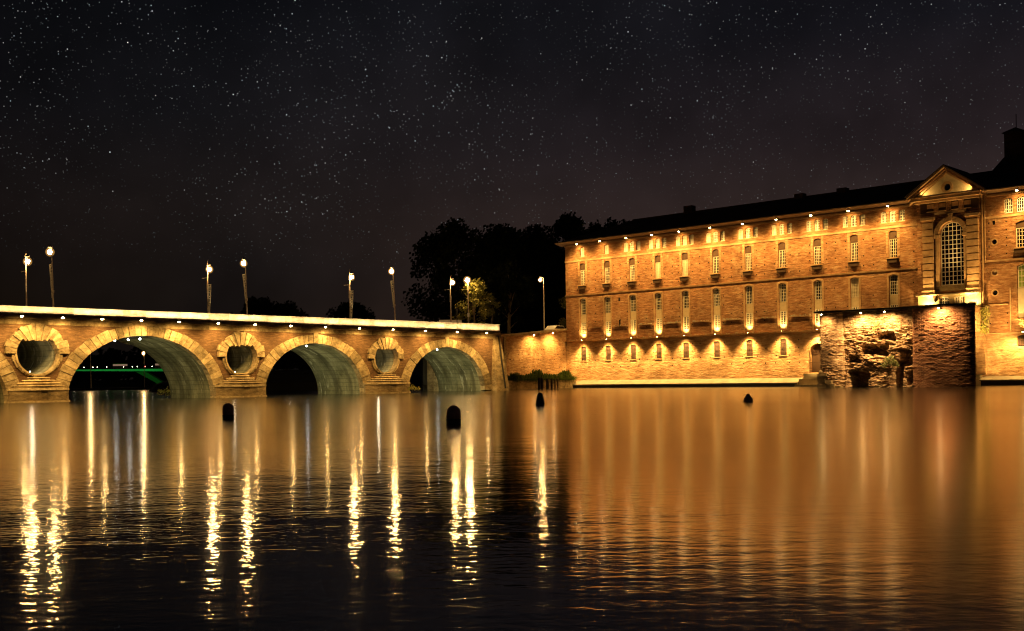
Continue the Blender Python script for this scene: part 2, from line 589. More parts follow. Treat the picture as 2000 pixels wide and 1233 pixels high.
# ------------------------------------------------------------------ river, ground, banks
w = MB()
w.add([(-900, -60, 0), (900, -60, 0), (900, 1500, 0), (-900, 1500, 0)], [(0, 1, 2, 3)])
structure(obj('river_water', w.mesh('river_water', M['water'])))

# land behind the quay, the building and the bridge end
land = [(-12.3, 152.4), (-6.4, 150.2), (-1.5, 153.8), (-1.5, 156.6), (7.9, 168.6), (9.4, 169.0), (62, 124), (200, 30), (900, 30), (900, 1500), (-120, 1500), (-60, 600), (-25, 300)]
g = MB()
n = len(land)
g.add([(x, y, 8.0) for x, y in land] + [(x, y, -1.0) for x, y in land], [tuple(range(n))] + [(i, (i + 1) % n, n + (i + 1) % n, n + i) for i in range(n)])
structure(obj('street_ground', g.mesh('street_ground', M['ground'])))
far = MB()
far.box(-900, -59, 620, 1500, -1.0, 4.0)
structure(obj('far_bank', far.mesh('far_bank', M['earth'])))
# ------------------------------------------------------------------ stone bridge
BR_P = (-2.5837, 141.0)
BR_D = (-0.68238, -0.73099)
bridge = thing('stone_bridge', 'long floodlit stone and brick bridge with round arches and oval openings through its piers', 'bridge',
               (BR_P[0], BR_P[1], 0), math.atan2(BR_D[1], BR_D[0]))
BR = Frame(bridge, 1)
WID = 9.0
S_END = 106.0


def zb(s):
    return 7.60 + 0.0048 * s


ARCHES = [(7.85, 0.1, 6.46, 5.40), (27.75, 0.1, 6.70, 5.60), (48.03, 0.1, 7.62, 6.05), (69.0, 0.1, 8.0, 6.2), (91.4, 0.1, 8.7, 6.35)]   # centre, spring height, half span, rise
OCULI = [(17.75, 4.05, 1.72), (37.25, 4.15, 1.80), (58.35, 4.35, 1.85), (79.85, 4.4, 1.85)]


def ell(arch, t, k=0.0):
    ca, cc, a, b = arch
    return (ca + (a + k) * math.cos(t), cc + (b + k) * math.sin(t))


def arch_ts(arch, n):
    """parameters at equal arc length"""
    ts = [PI * i / 600 for i in range(601)]
    L = [0.0]
    for i in range(600):
        p, q = ell(arch, ts[i]), ell(arch, ts[i + 1])
        L.append(L[-1] + math.hypot(p[0] - q[0], p[1] - q[1]))
    out, j = [], 0
    for k in range(n + 1):
        target = L[-1] * k / n
        while j < 599 and L[j + 1] < target:
            j += 1
        out.append(ts[j] + (ts[j + 1] - ts[j]) * (target - L[j]) / max(L[j + 1] - L[j], 1e-9))
    return out


outer = [(-1.6, -0.6)]
for a in ARCHES:
    outer += [(a[0] - a[2] - .35, -0.6)] + [ell(a, PI - PI * i / 28, 0.35) for i in range(1, 28)] + [(a[0] + a[2] + .35, -0.6)]
outer += [(S_END, -0.6), (S_END, 7.0 + .1), (-1.6, 7.0 + .1)]
holes = [circle_poly(c[0], c[1], c[2] + 0.12, 28) for c in OCULI]
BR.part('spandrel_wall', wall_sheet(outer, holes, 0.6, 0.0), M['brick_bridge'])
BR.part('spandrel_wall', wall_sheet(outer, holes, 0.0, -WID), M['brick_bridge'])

# vaults (bright and dark bands of lamplight across them are painted in the material)
for a in ARCHES:
    mb = MB()
    na = 40
    for i in range(na + 1):
        t = PI * i / na
        for o_ in (-0.55, -3.0, -6.0, -WID + .5):
            x, z = ell(a, t, 0.02)
            mb.v.append((x, o_, z if 0 < i < na else -0.6))
    for i in range(na):
        for k in range(3):
            mb.f.append((i * 4 + k, i * 4 + k + 1, (i + 1) * 4 + k + 1, (i + 1) * 4 + k))
    BR.part('vault', mb, M['vault'], smooth=True)

# voussoirs of each arch face
for ai, (a, nv) in enumerate(zip(ARCHES, (31, 33, 37, 39, 41))):
    ts = arch_ts(a, nv)
    for side in (0, 1):
        for i in range(nv):
            if side == 1 and (ts[i] > PI * 0.62 or ai > 2):
                continue
            t0, t1 = ts[i], ts[i + 1]
            tm = (t0 + t1) / 2
            th = 1.30 - 0.32 * math.sin(tm) ** 3 + random.uniform(-.05, .05)
            if i == nv // 2:
                th += 0.22
            g_ = 0.0034
            proud = 0.11 + random.uniform(-.035, .045)
            poly = [ell(a, t0 + g_, 0), ell(a, t1 - g_, 0), ell(a, t1 - g_, th), ell(a, t0 + g_, th)]
            mb = MB()
            if side == 0:
                mb.prism(poly, -0.7, proud)
            else:
                mb.prism(poly, -WID - .06, -WID + .6)
            BR.part('voussoir', mb, M['stone'])

# oval openings through the piers with their stone surrounds
for oi, (ca, cc, r) in enumerate(OCULI):
    mb = MB()
    ns = 32
    for i in range(ns):
        t = 2 * PI * i / ns
        for o_ in (-0.5, -3.5, -WID):
            mb.v.append((ca + r * math.cos(t), o_, cc + r * math.sin(t)))
    for i in range(ns):
        for k in range(2):
            j = (i + 1) % ns
            mb.f.append((i * 3 + k, i * 3 + k + 1, j * 3 + k + 1, j * 3 + k))
    BR.part('tunnel', mb, M['vault'], smooth=True)
    # fan of stones over the top
    chord = r * 0.66

    def inner(t):
        s_ = math.sin(t)
        rr = r + 0.03
        if s_ > 0 and chord / s_ < rr:
            rr = chord / s_
        return rr
    outer_r = [(-90, 2.02), (-62, 2.05), (-40, 2.12), (-15, 2.2), (-4, 2.25), (0, 2.78), (24, 2.95), (29, 2.66), (48, 2.62), (90, 2.66)]

    def outr(t):
        d = math.degrees(t)
        d = 180 - d if d > 90 else d
        d = -180 - d if d < -90 else d
        for (d0, r0), (d1, r1) in zip(outer_r, outer_r[1:]):
            if d0 <= d <= d1:
                return (r0 + (r1 - r0) * (d - d0) / (d1 - d0)) * r / 1.82
        return 2.6
    fan = [26, 36, 45, 53, 61, 69, 77, 85, 95, 103, 111, 119, 127, 135, 144, 154]
    edges = [(fan[i], fan[i + 1]) for i in range(len(fan) - 1)]
    edges += [(13, 25.5), (0, 12.5), (154.5, 167), (167.5, 180)]
    low = [-90 + 18 * k for k in range(6)]
    edges += [(low[i] + .4, low[i + 1] - .4) for i in range(5)] + [(180 - low[i + 1] + .4, 180 - low[i] - .4) for i in range(5)]
    for k, (d0, d1) in enumerate(edges):
        t0, t1 = math.radians(d0 + .25), math.radians(d1 - .25)
        tm = (t0 + t1) / 2
        ragged = random.uniform(-.10, .10) if 20 < d0 < 160 else random.uniform(-.04, .04)
        proud = (0.34 if k % 2 else 0.26) if 20 < d0 < 160 else (.30 if d0 >= 0 and d0 <= 180 else .16)
        rin = inner(tm) + (random.uniform(-.10, .06) if 20 < d0 < 160 else 0)
        n0 = 3
        tt = [t0 + (t1 - t0) * i / n0 for i in range(n0 + 1)]
        poly = [(ca + rin * math.cos(t), cc + rin * math.sin(t)) for t in tt] if 20 < d0 < 160 else \
               [(ca + inner(t) * math.cos(t), cc + inner(t) * math.sin(t)) for t in tt]
        poly += [(ca + (outr(tm) + ragged) * math.cos(t), min(cc + (outr(tm) + ragged) * math.sin(t), zb(ca) - .52)) for t in tt[::-1]]
        mb = MB().prism(poly, -0.6, proud)
        BR.part('surround_stone', mb, M['stone'])
    # raised moulding round the lower half
    mb = MB()
    tt = [PI * (-1.0 + i / 24) for i in range(25)]
    poly = [(ca + (r - .02) * math.cos(t), cc + (r - .02) * math.sin(t)) for t in tt] + \
           [(ca + (r + .16) * math.cos(t), cc + (r + .16) * math.sin(t)) for t in tt[::-1]]
    mb.prism(poly, -0.3, 0.24)
    BR.part('moulding', mb, M['stone'])
    # little lamp standing at the foot of the opening
    b_ = BR.place('tunnel_lamp', COOL_ME, (ca + .55, -0.2, cc - r * .86))
    b_.scale = (.45, .45, .45)
    point(BR.V(ca - .2, -1.6, cc - r * .4), 46 if oi != 1 else 14, (1.0, .80, .50), 0.1, bridge)

# cutwaters: stepped pyramids against each pier
PIERS = [(14.30, 21.06), (34.44, 40.43), (55.64, 60.95), (77.05, 82.65)]
for s0, s1 in PIERS:
    sc, hw = (s0 + s1) / 2, (s1 - s0) / 2

    def nose(h, dep, z0, z1, taper=0.0):
        dep = dep * .70
        m_ = MB()
        pl0 = [(sc - h, -.5), (sc - h, .35), (sc - h * .12, dep), (sc + h * .12, dep), (sc + h, .35), (sc + h, -.5)]
        h2, d2 = h - taper, dep - taper
        pl1 = [(sc - h2, -.5), (sc - h2, .35 - taper * .3), (sc - h2 * .11, d2), (sc + h2 * .11, d2), (sc + h2, .35 - taper * .3), (sc + h2, -.5)]
        n_ = 6
        m_.add([(x, y, z0) for x, y in pl0] + [(x, y, z1) for x, y in pl1],
               [tuple(range(n_)), tuple(range(n_, 2 * n_))] + [(i, (i + 1) % n_, n_ + (i + 1) % n_, n_ + i) for i in range(n_)])
        return m_
    BR.part('footing', nose(hw + .25, 2.45, -.8, .16, .12), M['stone'])
    BR.part('cutwater', nose(hw, 1.9, .15, 1.08), M['wet_stone'])
    BR.part('slab', nose(hw + .08, 2.02, 1.083, 1.30, .05), M['stone'])
    z = 1.302
    for k, f in enumerate((.86, .70, .53, .36, .19)):
        BR.part('step_stone', nose(hw * f, 1.95 * f + .12, z, z + .15, .02), M['stone_dirty'])
        BR.part('tread_stone', nose(hw * f + .07, 1.95 * f + .24, z + .152, z + .235, .10), M['stone'])
        z += .237

# frieze course, cornice, fascia
s = -1.4
while s < S_END:
    L = random.uniform(1.5, 2.3)
    z1 = zb(s + L / 2)
    BR.part('frieze_stone', MB().box(s, s + L - .02, -.3, .07 + random.uniform(-.01, .02), z1 - .93, z1 - .475), M['stone'])
    s += L
cor = MB()
s = -1.6
while s < S_END:
    e = min(s + 5.83, S_END)
    cor.add([(s, -.4, zb(s) - .47), (e, -.4, zb(e) - .47), (e, .50, zb(e) - .47), (s, .50, zb(s) - .47),
             (s, -.4, zb(s) - .40), (e, -.4, zb(e) - .40), (e, .52, zb(e) - .40), (s, .52, zb(s) - .40)],
            [(0, 1, 2, 3), (4, 5, 6, 7), (0, 1, 5, 4), (1, 2, 6, 5), (2, 3, 7, 6), (3, 0, 4, 7)])
    BR.part('cornice', cor, M['stone'])
    cor = MB()
    s = e + .004
s = -1.5
while s < S_END:
    L = 2.9 + random.uniform(-.3, .3)
    z1 = zb(s + L / 2)
    BR.part('fascia_stone', MB().box(s, s + L - .02, -.35, .26 + random.uniform(-.01, .01), z1 - .397, z1 + .01), M['stone_dirty'])
    s += L
# parapet stones
s = -1.2
while s < S_END:
    L = 2.35 + random.uniform(-.15, .15)
    if s + L > S_END:
        L = S_END - s
    z1 = zb(s + L / 2)
    BR.part('parapet_stone', MB().box(s, s + L - .012, -.05, .36 + random.uniform(-.008, .008), z1 + .014, 8.44), M['parapet'])
    s += L
BR.part('coping', MB().box(-1.25, S_END, -.10, .42, 8.443, 8.53), M['parapet'])
BR.part('far_parapet', MB().box(-1.2, S_END, -WID + .05, -WID + .40, 7.3, 8.5), M['stone_dirty'])
BR.part('roadway', MB().box(-1.2, S_END, -WID + .41, -.41, 7.2, 7.62), M['ground'])
# outrigger lamps that wash the parapet
k = 0
s = -1.1
while s < S_END - 2:
    L = 7.0
    b_ = BR.part('light_strip', MB().box(s + .05, s + L - .05, .92, 1.0, zb(s + L / 2) - .02, zb(s + L / 2) + .03), M['metal_dark'])
    area(BR.V(s + L / 2, .95, zb(s + L / 2) + .06), BR.V(s + L / 2, .30, zb(s + L / 2) + .52), random.uniform(62, 98), (1.0, .68, .32), L * .98, .05, bridge, spread=math.radians(80))
    s += L + .05
# floodlights under the parapet shining down on the arches
for sf in (59.9, 56.25, 52.5, 48.6, 44.6, 40.25, 35.9, 31.4, 26.8, 22.05, 17.05, 12.0, 6.7, 1.5, 63.8, 67.8, 71.7, 75.6, 79.5, 83.4, 87.4, 91.3, 95.2, 99.2, 103.1):
    f = flood(BR, (sf, .62, zb(sf) - .24), True, .95)
    kf = random.uniform(.8, 1.15)
    BR.spot((sf, 1.15, zb(sf) - .45), (sf, .62, 0.0), 420 * kf, SODIUM, 158, .7, .12)
    BR.spot((sf, 3.3, zb(sf) - .40), (sf, 0.0, 2.0), 1650 * kf, SODIUM, 126, .7, .15)  # added unseen spot hung off the wall, no fixture, evens the wash
# cool lamps in the crowns of the vaults
for a, offs in ((ARCHES[0], ((-.9, -.8), (-.9, -4.2), (-.9, -7.4))), (ARCHES[1], ((-.5, -.9), (-.5, -4.2), (-.5, -7.4))), (ARCHES[2], ((.1, -.9), (.1, -3.2), (.1, -5.9)))):
    for k, (da, of) in enumerate(offs):
        zc = a[1] + a[3] - .28
        b_ = BR.place('vault_lamp', COOL_ME, (a[0] - da, of, zc))
        weak = 0.55 if a is ARCHES[2] else 1.0
        BR.spot((a[0] - da, of, zc - .15), (a[0] - da - 3.2, of, zc - 4.2), 620 * weak, COOL, 150, .7, .1)

# abutment at the right hand end
mb = MB()
mb.add([(-.35, .05, 7.2), (-1.6, .05, 7.2), (-1.6, -.5, 7.2), (-.35, -.5, 7.2), (.25, 1.15, -.8), (-2.3, 1.15, -.8), (-2.3, -.5, -.8), (.25, -.5, -.8)],
       [(0, 1, 2, 3), (4, 5, 6, 7), (0, 1, 5, 4), (1, 2, 6, 5), (2, 3, 7, 6), (3, 0, 4, 7)])
BR.part('buttress', mb, M['stone_dirty'])
BR.part('downpipe', MB().tube([(-1.15, .22, 7.0), (-1.2, .62, 4.0), (-1.25, 1.22, .3)], .11, 8), M['metal_dark'])
BR.part('abutment', MB().box(-1.3, -.3, -12.5, -.51, -.8, 8.2), M['stone_dirty'])

# ------------------------------------------------------------------ quay wall between bridge and building
q0, q1 = Vector((-1.0, 155.6)), Vector((8.3, 167.9))
qd = (q1 - q0).normalized()
quay = thing('quay_wall', 'high brick quay wall lit by two lamps between the bridge end and the tall brick building', 'wall', (q0.x, q0.y, 0), math.atan2(qd.y, qd.x))
Q = Frame(quay, -1)
QL = (q1 - q0).length
mb = MB()
mb.prism([(-1.2, -.6), (QL + 1.6, -.6), (QL + 1.6, 8.86), (-1.2, 7.35)], -0.8, 0.0)
Q.part('wall', mb, M['brick_low'])
mb = MB()
mb.prism([(-1.2, 7.352), (QL + 1.6, 8.862), (QL + 1.6, 9.16), (-1.2, 7.65)], -0.9, 0.22)
Q.part('coping', mb, M['stone_dirty'])
Q.part('corner_strip', MB().box(-.3, .25, .003, .14, -.6, 7.4), M['stone'])
Q.part('ledge', MB().box(-10.0, QL - 1.2, .004, 2.6, -.6, 1.25), M['stone_dirty'])
Q.part('return_wall', MB().box(-13.0, -1.2, -2.0, -.3, -.6, 7.6), M['stone_dirty'])
for x in (6.2, 11.0):
    zq = 7.35 + 1.4 * (x + 1.2) / (QL + 1.5)
    f = flood(Q, (x, .62, zq - .12), True, 1.0)
    Q.spot((x, 1.7, zq - .2), (x, .0, 3.6), 2600, AMBER, 145, .8, .12)
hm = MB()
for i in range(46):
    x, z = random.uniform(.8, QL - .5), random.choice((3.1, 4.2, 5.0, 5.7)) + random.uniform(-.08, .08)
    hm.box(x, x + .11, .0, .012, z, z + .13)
hq = Q.part('putlog_hole', hm, M['hole'])  # flat dark plates stand for the shade in the holes
hq['kind'] = 'stuff'

# ------------------------------------------------------------------ brick building
FA_P = (8.40146, 168.0)
FA_D = (0.731141, -0.682226)
bld = thing('brick_building', 'long brick building with rows of small windows and a pedimented entrance bay', 'building',
            (FA_P[0], FA_P[1], 0), math.atan2(FA_D[1], FA_D[0]))
FA = Frame(bld, -1)
BAYS = [3.34, 8.01, 12.60, 17.11, 21.70, 26.70, 31.75, 36.74, 41.72, 46.66, 51.63]
RB = 66.75            # bay of the right wing
FULL = 78.0

attic = [(3.34, 0)] + [(7.95, 1)]
for i, b in enumerate(BAYS[2:]):
    for d in (-1.14, 0.0, 1.14):
        attic.append((b + d, i + 2))
RA = [65.05, 66.42, 69.2, 70.5, 71.8]
PW0, PW1 = 54.75, 62.05    # entrance bay

holes = [arch_poly(x - .38, x + .38, 19.72, 21.12, .14) for x, _ in attic]
holes += [arch_poly(b - .52, b + .52, 15.40, 18.72, .18) for b in BAYS]
up = []
for b in BAYS:
    up.append(arch_poly(b - .58, b + .58, 7.45, 13.42, .20))
main_out = [(0, 7.0), (PW0, 7.0), (PW0, 22.0), (0, 22.0)]
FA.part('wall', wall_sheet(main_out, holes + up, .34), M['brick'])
# battered lower wall
KINK = 3.95


def low_off(c):
    """the foot of the wall leans out below the sills"""
    return (7.0 - c) * .02 if c >= KINK else (7.0 - KINK) * .02 + (KINK - c) * .14


low_h = [arch_poly(b - .50, b + .50, 4.05, 6.22, .16) for b in BAYS[:8]]
gate_arch = arch_poly(40.45, 42.75, 1.75, 5.42, 1.1, 10)[2:][::-1]
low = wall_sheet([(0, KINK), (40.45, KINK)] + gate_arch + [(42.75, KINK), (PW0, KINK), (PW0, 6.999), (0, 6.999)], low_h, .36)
low.map(lambda a, b, c: (a, b + low_off(c), c))
FA.part('lower_wall', low, M['brick_low'])
low = wall_sheet([(0, -.4), (PW0, -.4), (PW0, KINK), (42.75, KINK), (42.75, 1.75), (40.45, 1.75), (40.45, KINK), (0, KINK)], [])
low.map(lambda a, b, c: (a, b + low_off(c), c))
FA.part('battered_foot', low, M['brick_low'])
chain = [(40.45, 1.75), (40.45, KINK)] + gate_arch + [(42.75, KINK), (42.75, 1.75)]
low = MB()
nch = len(chain)
low.add([(a, low_off(c), c) for a, c in chain] + [(a, -.75, c) for a, c in chain], [(i, (i + 1) % nch, nch + (i + 1) % nch, nch + i) for i in range(nch)])
FA.part('gate_reveal', low, M['brick_low'])
# right wing
rh = [arch_poly(x - .47, x + .47, 19.30, 20.98, .18) for x in RA]
rh += [arch_poly(b - .95, b + .95, 15.30, 18.30, .25) for b in (RB, 71.7)]
rh += [arch_poly(b - .85, b + .85, 7.45, 13.5, .25) for b in (RB, 71.7)]
rh += [circle_poly(63.5, z, .29, 16) for z in (16.2, 12.7, 10.44)]
rh += [[(63.25, 18.15), (63.6, 18.15), (63.6, 18.62), (63.25, 18.62)]]
FA.part('wall', wall_sheet([(PW1, 5.8), (FULL, 5.8), (FULL, 22.0), (PW1, 22.0)], rh, .34), M['brick'])
rl = wall_sheet([(PW1, -.4), (FULL, -.4), (FULL, 5.799), (PW1, 5.799)], [arch_poly(65.85, 67.7, 4.3, 6.5 - .9, .2)], .36)
rl.map(lambda a, b, c: (a, b + (5.8 - c) * .055, c))
FA.part('lower_wall', rl, M['brick_low'])
FA.part('end_wall', MB().box(.02, .3, -14, -.01, -.4, 22.0), M['brick'])
FA.part('back_wall', MB().box(.02, FULL, -14.3, -14.0, -.4, 22.0), M['brick'])
FA.part('end_wall', MB().box(FULL - .3, FULL - .01, -13.99, -.01, -.4, 22.0), M['brick'])

# ---- windows: one mesh of frame and bars per kind, a pane and a sill under it
def window_kind(w_, h_, rise, cols, rows, mat, bar=.045, edge=.08, centre=.0):
    mb = MB()
    outer_ = arch_poly(-w_ / 2, w_ / 2, 0, h_, rise)
    cx, cz = 0, h_ / 2
    inner_ = [(x * (1 - 2 * edge / w_), edge + (z) * (1 - 2 * edge / h_)) for x, z in outer_]
    n_ = len(outer_)
    pts = [(x, 0, z) for x, z in outer_] + [(x, 0, z) for x, z in inner_] + [(x, .07, z) for x, z in outer_] + [(x, .07, z) for x, z in inner_]
    fs = []
    for i in range(n_):
        j = (i + 1) % n_
        fs += [(i, j, n_ + j, n_ + i), (2 * n_ + i, 2 * n_ + j, 3 * n_ + j, 3 * n_ + i), (n_ + i, n_ + j, 3 * n_ + j, 3 * n_ + i)]
    mb.add(pts, fs)
    for i in range(1, cols):
        x = -w_ / 2 + w_ * i / cols
        bw = centre if (centre and i * 2 == cols) else bar
        mb.box(x - bw / 2, x + bw / 2, .01, .055, edge * .5, h_ - edge * .7 - (rise * (2 * x / w_) ** 2))
    for k_ in range(1, rows):
        z = h_ * k_ / rows
        mb.box(-w_ / 2 + edge * .5, w_ / 2 - edge * .5, .015, .05, z - bar / 2, z + bar / 2)
    return mb.mesh('window', mat, FA.V)


def pane_kind(w_, h_, rise, mat):
    p = arch_poly(-w_ / 2, w_ / 2, 0.02, h_, rise)
    return MB().prism(p, -.06, -.02).mesh('pane', mat, FA.V)


W_att = window_kind(.72, 1.36, .13, 4, 4, M['frame_white'], .04, .06, .08)
P_att = {k_: pane_kind(.72, 1.36, .13, M[k_]) for k_ in ('glass', 'blind')}
W_mid = window_kind(.98, 2.30, 0, 4, 6, M['frame'], .045, .07, .09)
P_mid = {k_: pane_kind(.98, 2.30, 0, M[k_]) for k_ in ('glass', 'blind')}
W_tall = window_kind(1.0, 2.42, .16, 4, 6, M['frame'], .045, .08)
P_tall = {k_: pane_kind(1.0, 2.42, .16, M[k_]) for k_ in ('glass', 'blind')}
W_low = window_kind(1.0, 2.5, 0, 4, 6, M['frame'], .05, .09, .13)
P_low = pane_kind(1.0, 2.5, 0, M['glass'])
SILL_att = MB().box(-.44, .44, -.2, .05, -.08, 0.0).mesh('sill', M['trim'], FA.V)
SILL_mid = MB().box(-.74, .74, -.2, .42, -.13, 0.0).mesh('sill', M['trim'], FA.V)
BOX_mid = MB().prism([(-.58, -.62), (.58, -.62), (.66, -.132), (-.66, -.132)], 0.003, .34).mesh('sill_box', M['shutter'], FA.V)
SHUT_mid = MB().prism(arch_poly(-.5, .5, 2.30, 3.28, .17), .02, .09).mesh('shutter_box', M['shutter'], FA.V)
PANEL = MB().box(-.52, .52, -.10, -.02, 0.0, 1.15).box(-.40, -.04, -.018, .0, .15, 1.0).box(.04, .40, -.018, .0, .15, 1.0).mesh('spandrel_panel', M['panel'], FA.V)
FOOT = MB().box(-.52, .52, -.10, -.02, 0.0, .62).mesh('base_panel', M['panel'], FA.V)
for x, bi in attic:
    o = FA.place('window', W_att, (x, -.24, 19.74))
    lit = bi in (0, 1) or (bi in (2, 4) and random.random() < .8) or (bi == 3 and x < BAYS[3] + .5) or (bi in (5, 6, 7) and x < BAYS[bi] - .5)
    obj('pane', P_att['blind' if lit else 'glass'], o)
    obj('sill', SILL_att, o, FA.V(0, .2, 0))
for x in RA:
    o = FA.place('window', window_kind(.90, 1.62, .17, 4, 4, M['frame_white'], .045, .07, .10) if x == RA[0] else bpy.data.objects['wide_attic'].data if 'wide_attic' in bpy.data.objects else W_att, (x, -.24, 19.33))
    if x != RA[0]:
        o.scale = (1.25, 1, 1.19)
    obj('pane', P_att['glass'], o).scale = (1.25, 1, 1.19) if x == RA[0] else (1, 1, 1)
for i, b in enumerate(BAYS):
    o = FA.place('window', W_mid, (b, -.24, 15.42))
    obj('pane', P_mid['blind' if i in (3, 4) else 'glass'], o)
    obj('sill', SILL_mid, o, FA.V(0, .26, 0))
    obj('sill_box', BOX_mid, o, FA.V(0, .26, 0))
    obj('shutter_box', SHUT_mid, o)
    o = FA.place('window', W_tall, (b, -.24, 10.95))
    obj('pane', P_tall['blind' if i == 9 else 'glass'], o)
    FA.place('spandrel_panel', PANEL, (b, -.14, 9.78))
    o = FA.place('window', W_low, (b, -.22, 8.05 - .75 + .0 + .48))
    o.location = FA.V(b, -.22, 7.98)
    o.scale = (1, 1, .72)
    obj('pane', P_low, o)
    FA.place('base_panel', FOOT, (b, -.14, 7.42))
# right wing large windows
Wr = window_kind(1.85, 2.2, 0, 6, 5, M['frame'], .05, .08, .12)
for b in (RB, 71.7):
    o = FA.place('window', Wr, (b, -.24, 15.32))
    obj('pane', pane_kind(1.85, 2.2, 0, M['glass']), o)
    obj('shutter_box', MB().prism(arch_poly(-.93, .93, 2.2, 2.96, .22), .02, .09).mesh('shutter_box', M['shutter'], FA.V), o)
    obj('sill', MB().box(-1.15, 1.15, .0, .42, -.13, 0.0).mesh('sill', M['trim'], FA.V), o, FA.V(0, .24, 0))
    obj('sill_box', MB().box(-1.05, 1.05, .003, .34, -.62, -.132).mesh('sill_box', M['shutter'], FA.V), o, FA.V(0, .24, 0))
    o = FA.place('window', window_kind(1.6, 2.6, .22, 4, 4, M['frame'], .06, .09, .14), (b, -.24, 10.85))
    obj('pane', pane_kind(1.6, 2.6, .22, M['blind_green']), o)
    FA.part('spandrel_panel', MB().box(b - .84, b + .84, -.3, -.2, 7.42, 10.8), M['blind'])
for z, mt in ((16.2, 'glass'), (12.7, 'blind'), (10.44, 'glass')):
    o = FA.part('round_window', MB().prism(circle_poly(63.5, z, .29, 16), -.26, -.2), M[mt])
    mb = MB()
    ring = circle_poly(63.5, z, .29, 16)
    ring2 = circle_poly(63.5, z, .42, 16)
    for i in range(16):
        j = (i + 1) % 16
        mb.prism([ring[i], ring[j], ring2[j], ring2[i]], .003, .05)
    FA.part('surround', mb, M['trim'], o)
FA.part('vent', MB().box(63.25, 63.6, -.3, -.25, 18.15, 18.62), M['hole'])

# flat stone bands round the windows of the main wall (jambs)
def jamb(x, w_, z0, z1, t=.2, pr=.035):
    m_ = MB()
    m_.box(x - w_ - t, x - w_ - .004, .003, pr, z0, z1)
    m_.box(x + w_ + .004, x + w_ + t, .003, pr, z0, z1)
    return m_
for b in BAYS:
    FA.part('jamb', jamb(b, .52, 15.55, 18.95, .34), M['brick_low'])
    FA.part('jamb', jamb(b, .58, 7.26, 13.40, .22, .06), M['trim'])
    hd = arch_poly(b - .80, b + .80, 13.2, 13.66, .22)[2:]
    hi = arch_poly(b - .58, b + .58, 13.0, 13.43, .20)[2:]
    m_ = MB()
    for i in range(len(hd) - 1):
        m_.prism([hi[i], hi[i + 1], hd[i + 1], hd[i]], .003, .06)
    FA.part('window_head', m_, M['trim'])

# barred basement openings
BARS = MB()
for k_ in range(6):
    BARS.box(-.44 + .176 * k_ - .016, -.44 + .176 * k_ + .016, 0, .03, 0, 2.1)
for z in (.45, 1.05, 1.65):
    BARS.box(-.5, .5, .03, .05, z - .04, z + .04)
BARS_ME = BARS.mesh('bars', M['iron'], FA.V)
SHB = MB()
for k_ in range(4):
    SHB.box(-.49 + .245 * k_, -.49 + .245 * (k_ + 1) - .015, -.06, 0, 0, 2.1 if k_ % 2 else 2.08)
SHB_ME = SHB.mesh('window', M['dark_boards'], FA.V)
SILL_low = MB().box(-.58, .58, -.2, .05, -.12, 0.0).mesh('sill', M['trim'], FA.V)
for b in BAYS[:8]:
    o = FA.place('window', SHB_ME, (b, -.22, 4.06))
    obj('bars', BARS_ME, o, FA.V(0, .10, 0))
    obj('sill', SILL_low, o, FA.V(0, .32, 0))
    o['label'] = 'boarded window behind iron bars'
o = FA.part('window', MB().box(65.85, 67.7, -.2, -.15, 4.3, 5.6), M['dark_boards'])
m_ = MB()
for k_ in range(9):
    m_.box(65.95 + .21 * k_ - .02, 65.95 + .21 * k_ + .02, -.06, -.03, 4.3, 5.5)
for z in (4.5, 5.0):
    m_.box(65.85, 67.7, -.03, -.01, z - .04, z + .04)
FA.part('bars', m_, M['iron'], o)
# water gate with its grille
gate = FA.part('gate', MB().box(40.45, 42.75, -.75, -.7, 1.75, 5.42), M['shutter'])
m_ = MB()
for k_ in range(15):
    x = 40.52 + .155 * k_
    m_.box(x - .018, x + .018, -.10, -.06, 1.76, 4.62)
for z in (1.95, 3.0, 4.1):
    m_.box(40.46, 42.74, -.06, -.03, z - .03, z + .03)
m_.map(lambda a, b, c: (a, b + .16, c))
FA.part('bars', m_, M['iron'], gate)

# string courses and ledges
def band(name, a0, a1, z0, z1, pr, mat, step=7.9):
    a_ = a0
    while a_ < a1 - .05:
        e_ = min(a_ + step, a1)
        FA.part(name, MB().prism([(a_, z0), (e_ - .012, z0), (e_ - .012, z1), (a_, z1)], -.02, pr).map(
            lambda a, b, c: (a, b if not (b > 0 and c < (z0 + z1) / 2) else b * .75, c)), mat)
        a_ = e_
band('string_course', -.06, PW0 - .01, 19.0, 19.24, .11, M['trim'])
band('string_course', -.08, PW0 - .01, 13.88, 14.06, .13, M['trim'], 5.3)
band('ledge', -.18, PW0 - .01, 6.97, 7.13, .52, M['trim'], 4.9)
band('string_course', PW1 + .01, FULL, 18.86, 19.1, .11, M['trim'])
band('string_course', PW1 + .01, FULL, 13.96, 14.16, .14, M['trim'])
band('string_course', PW1 + .01, 65.0, 9.0, 9.12, .25, M['trim'])
band('ledge', PW1 + .01, FULL, 5.74, 5.88, .50, M['trim'])
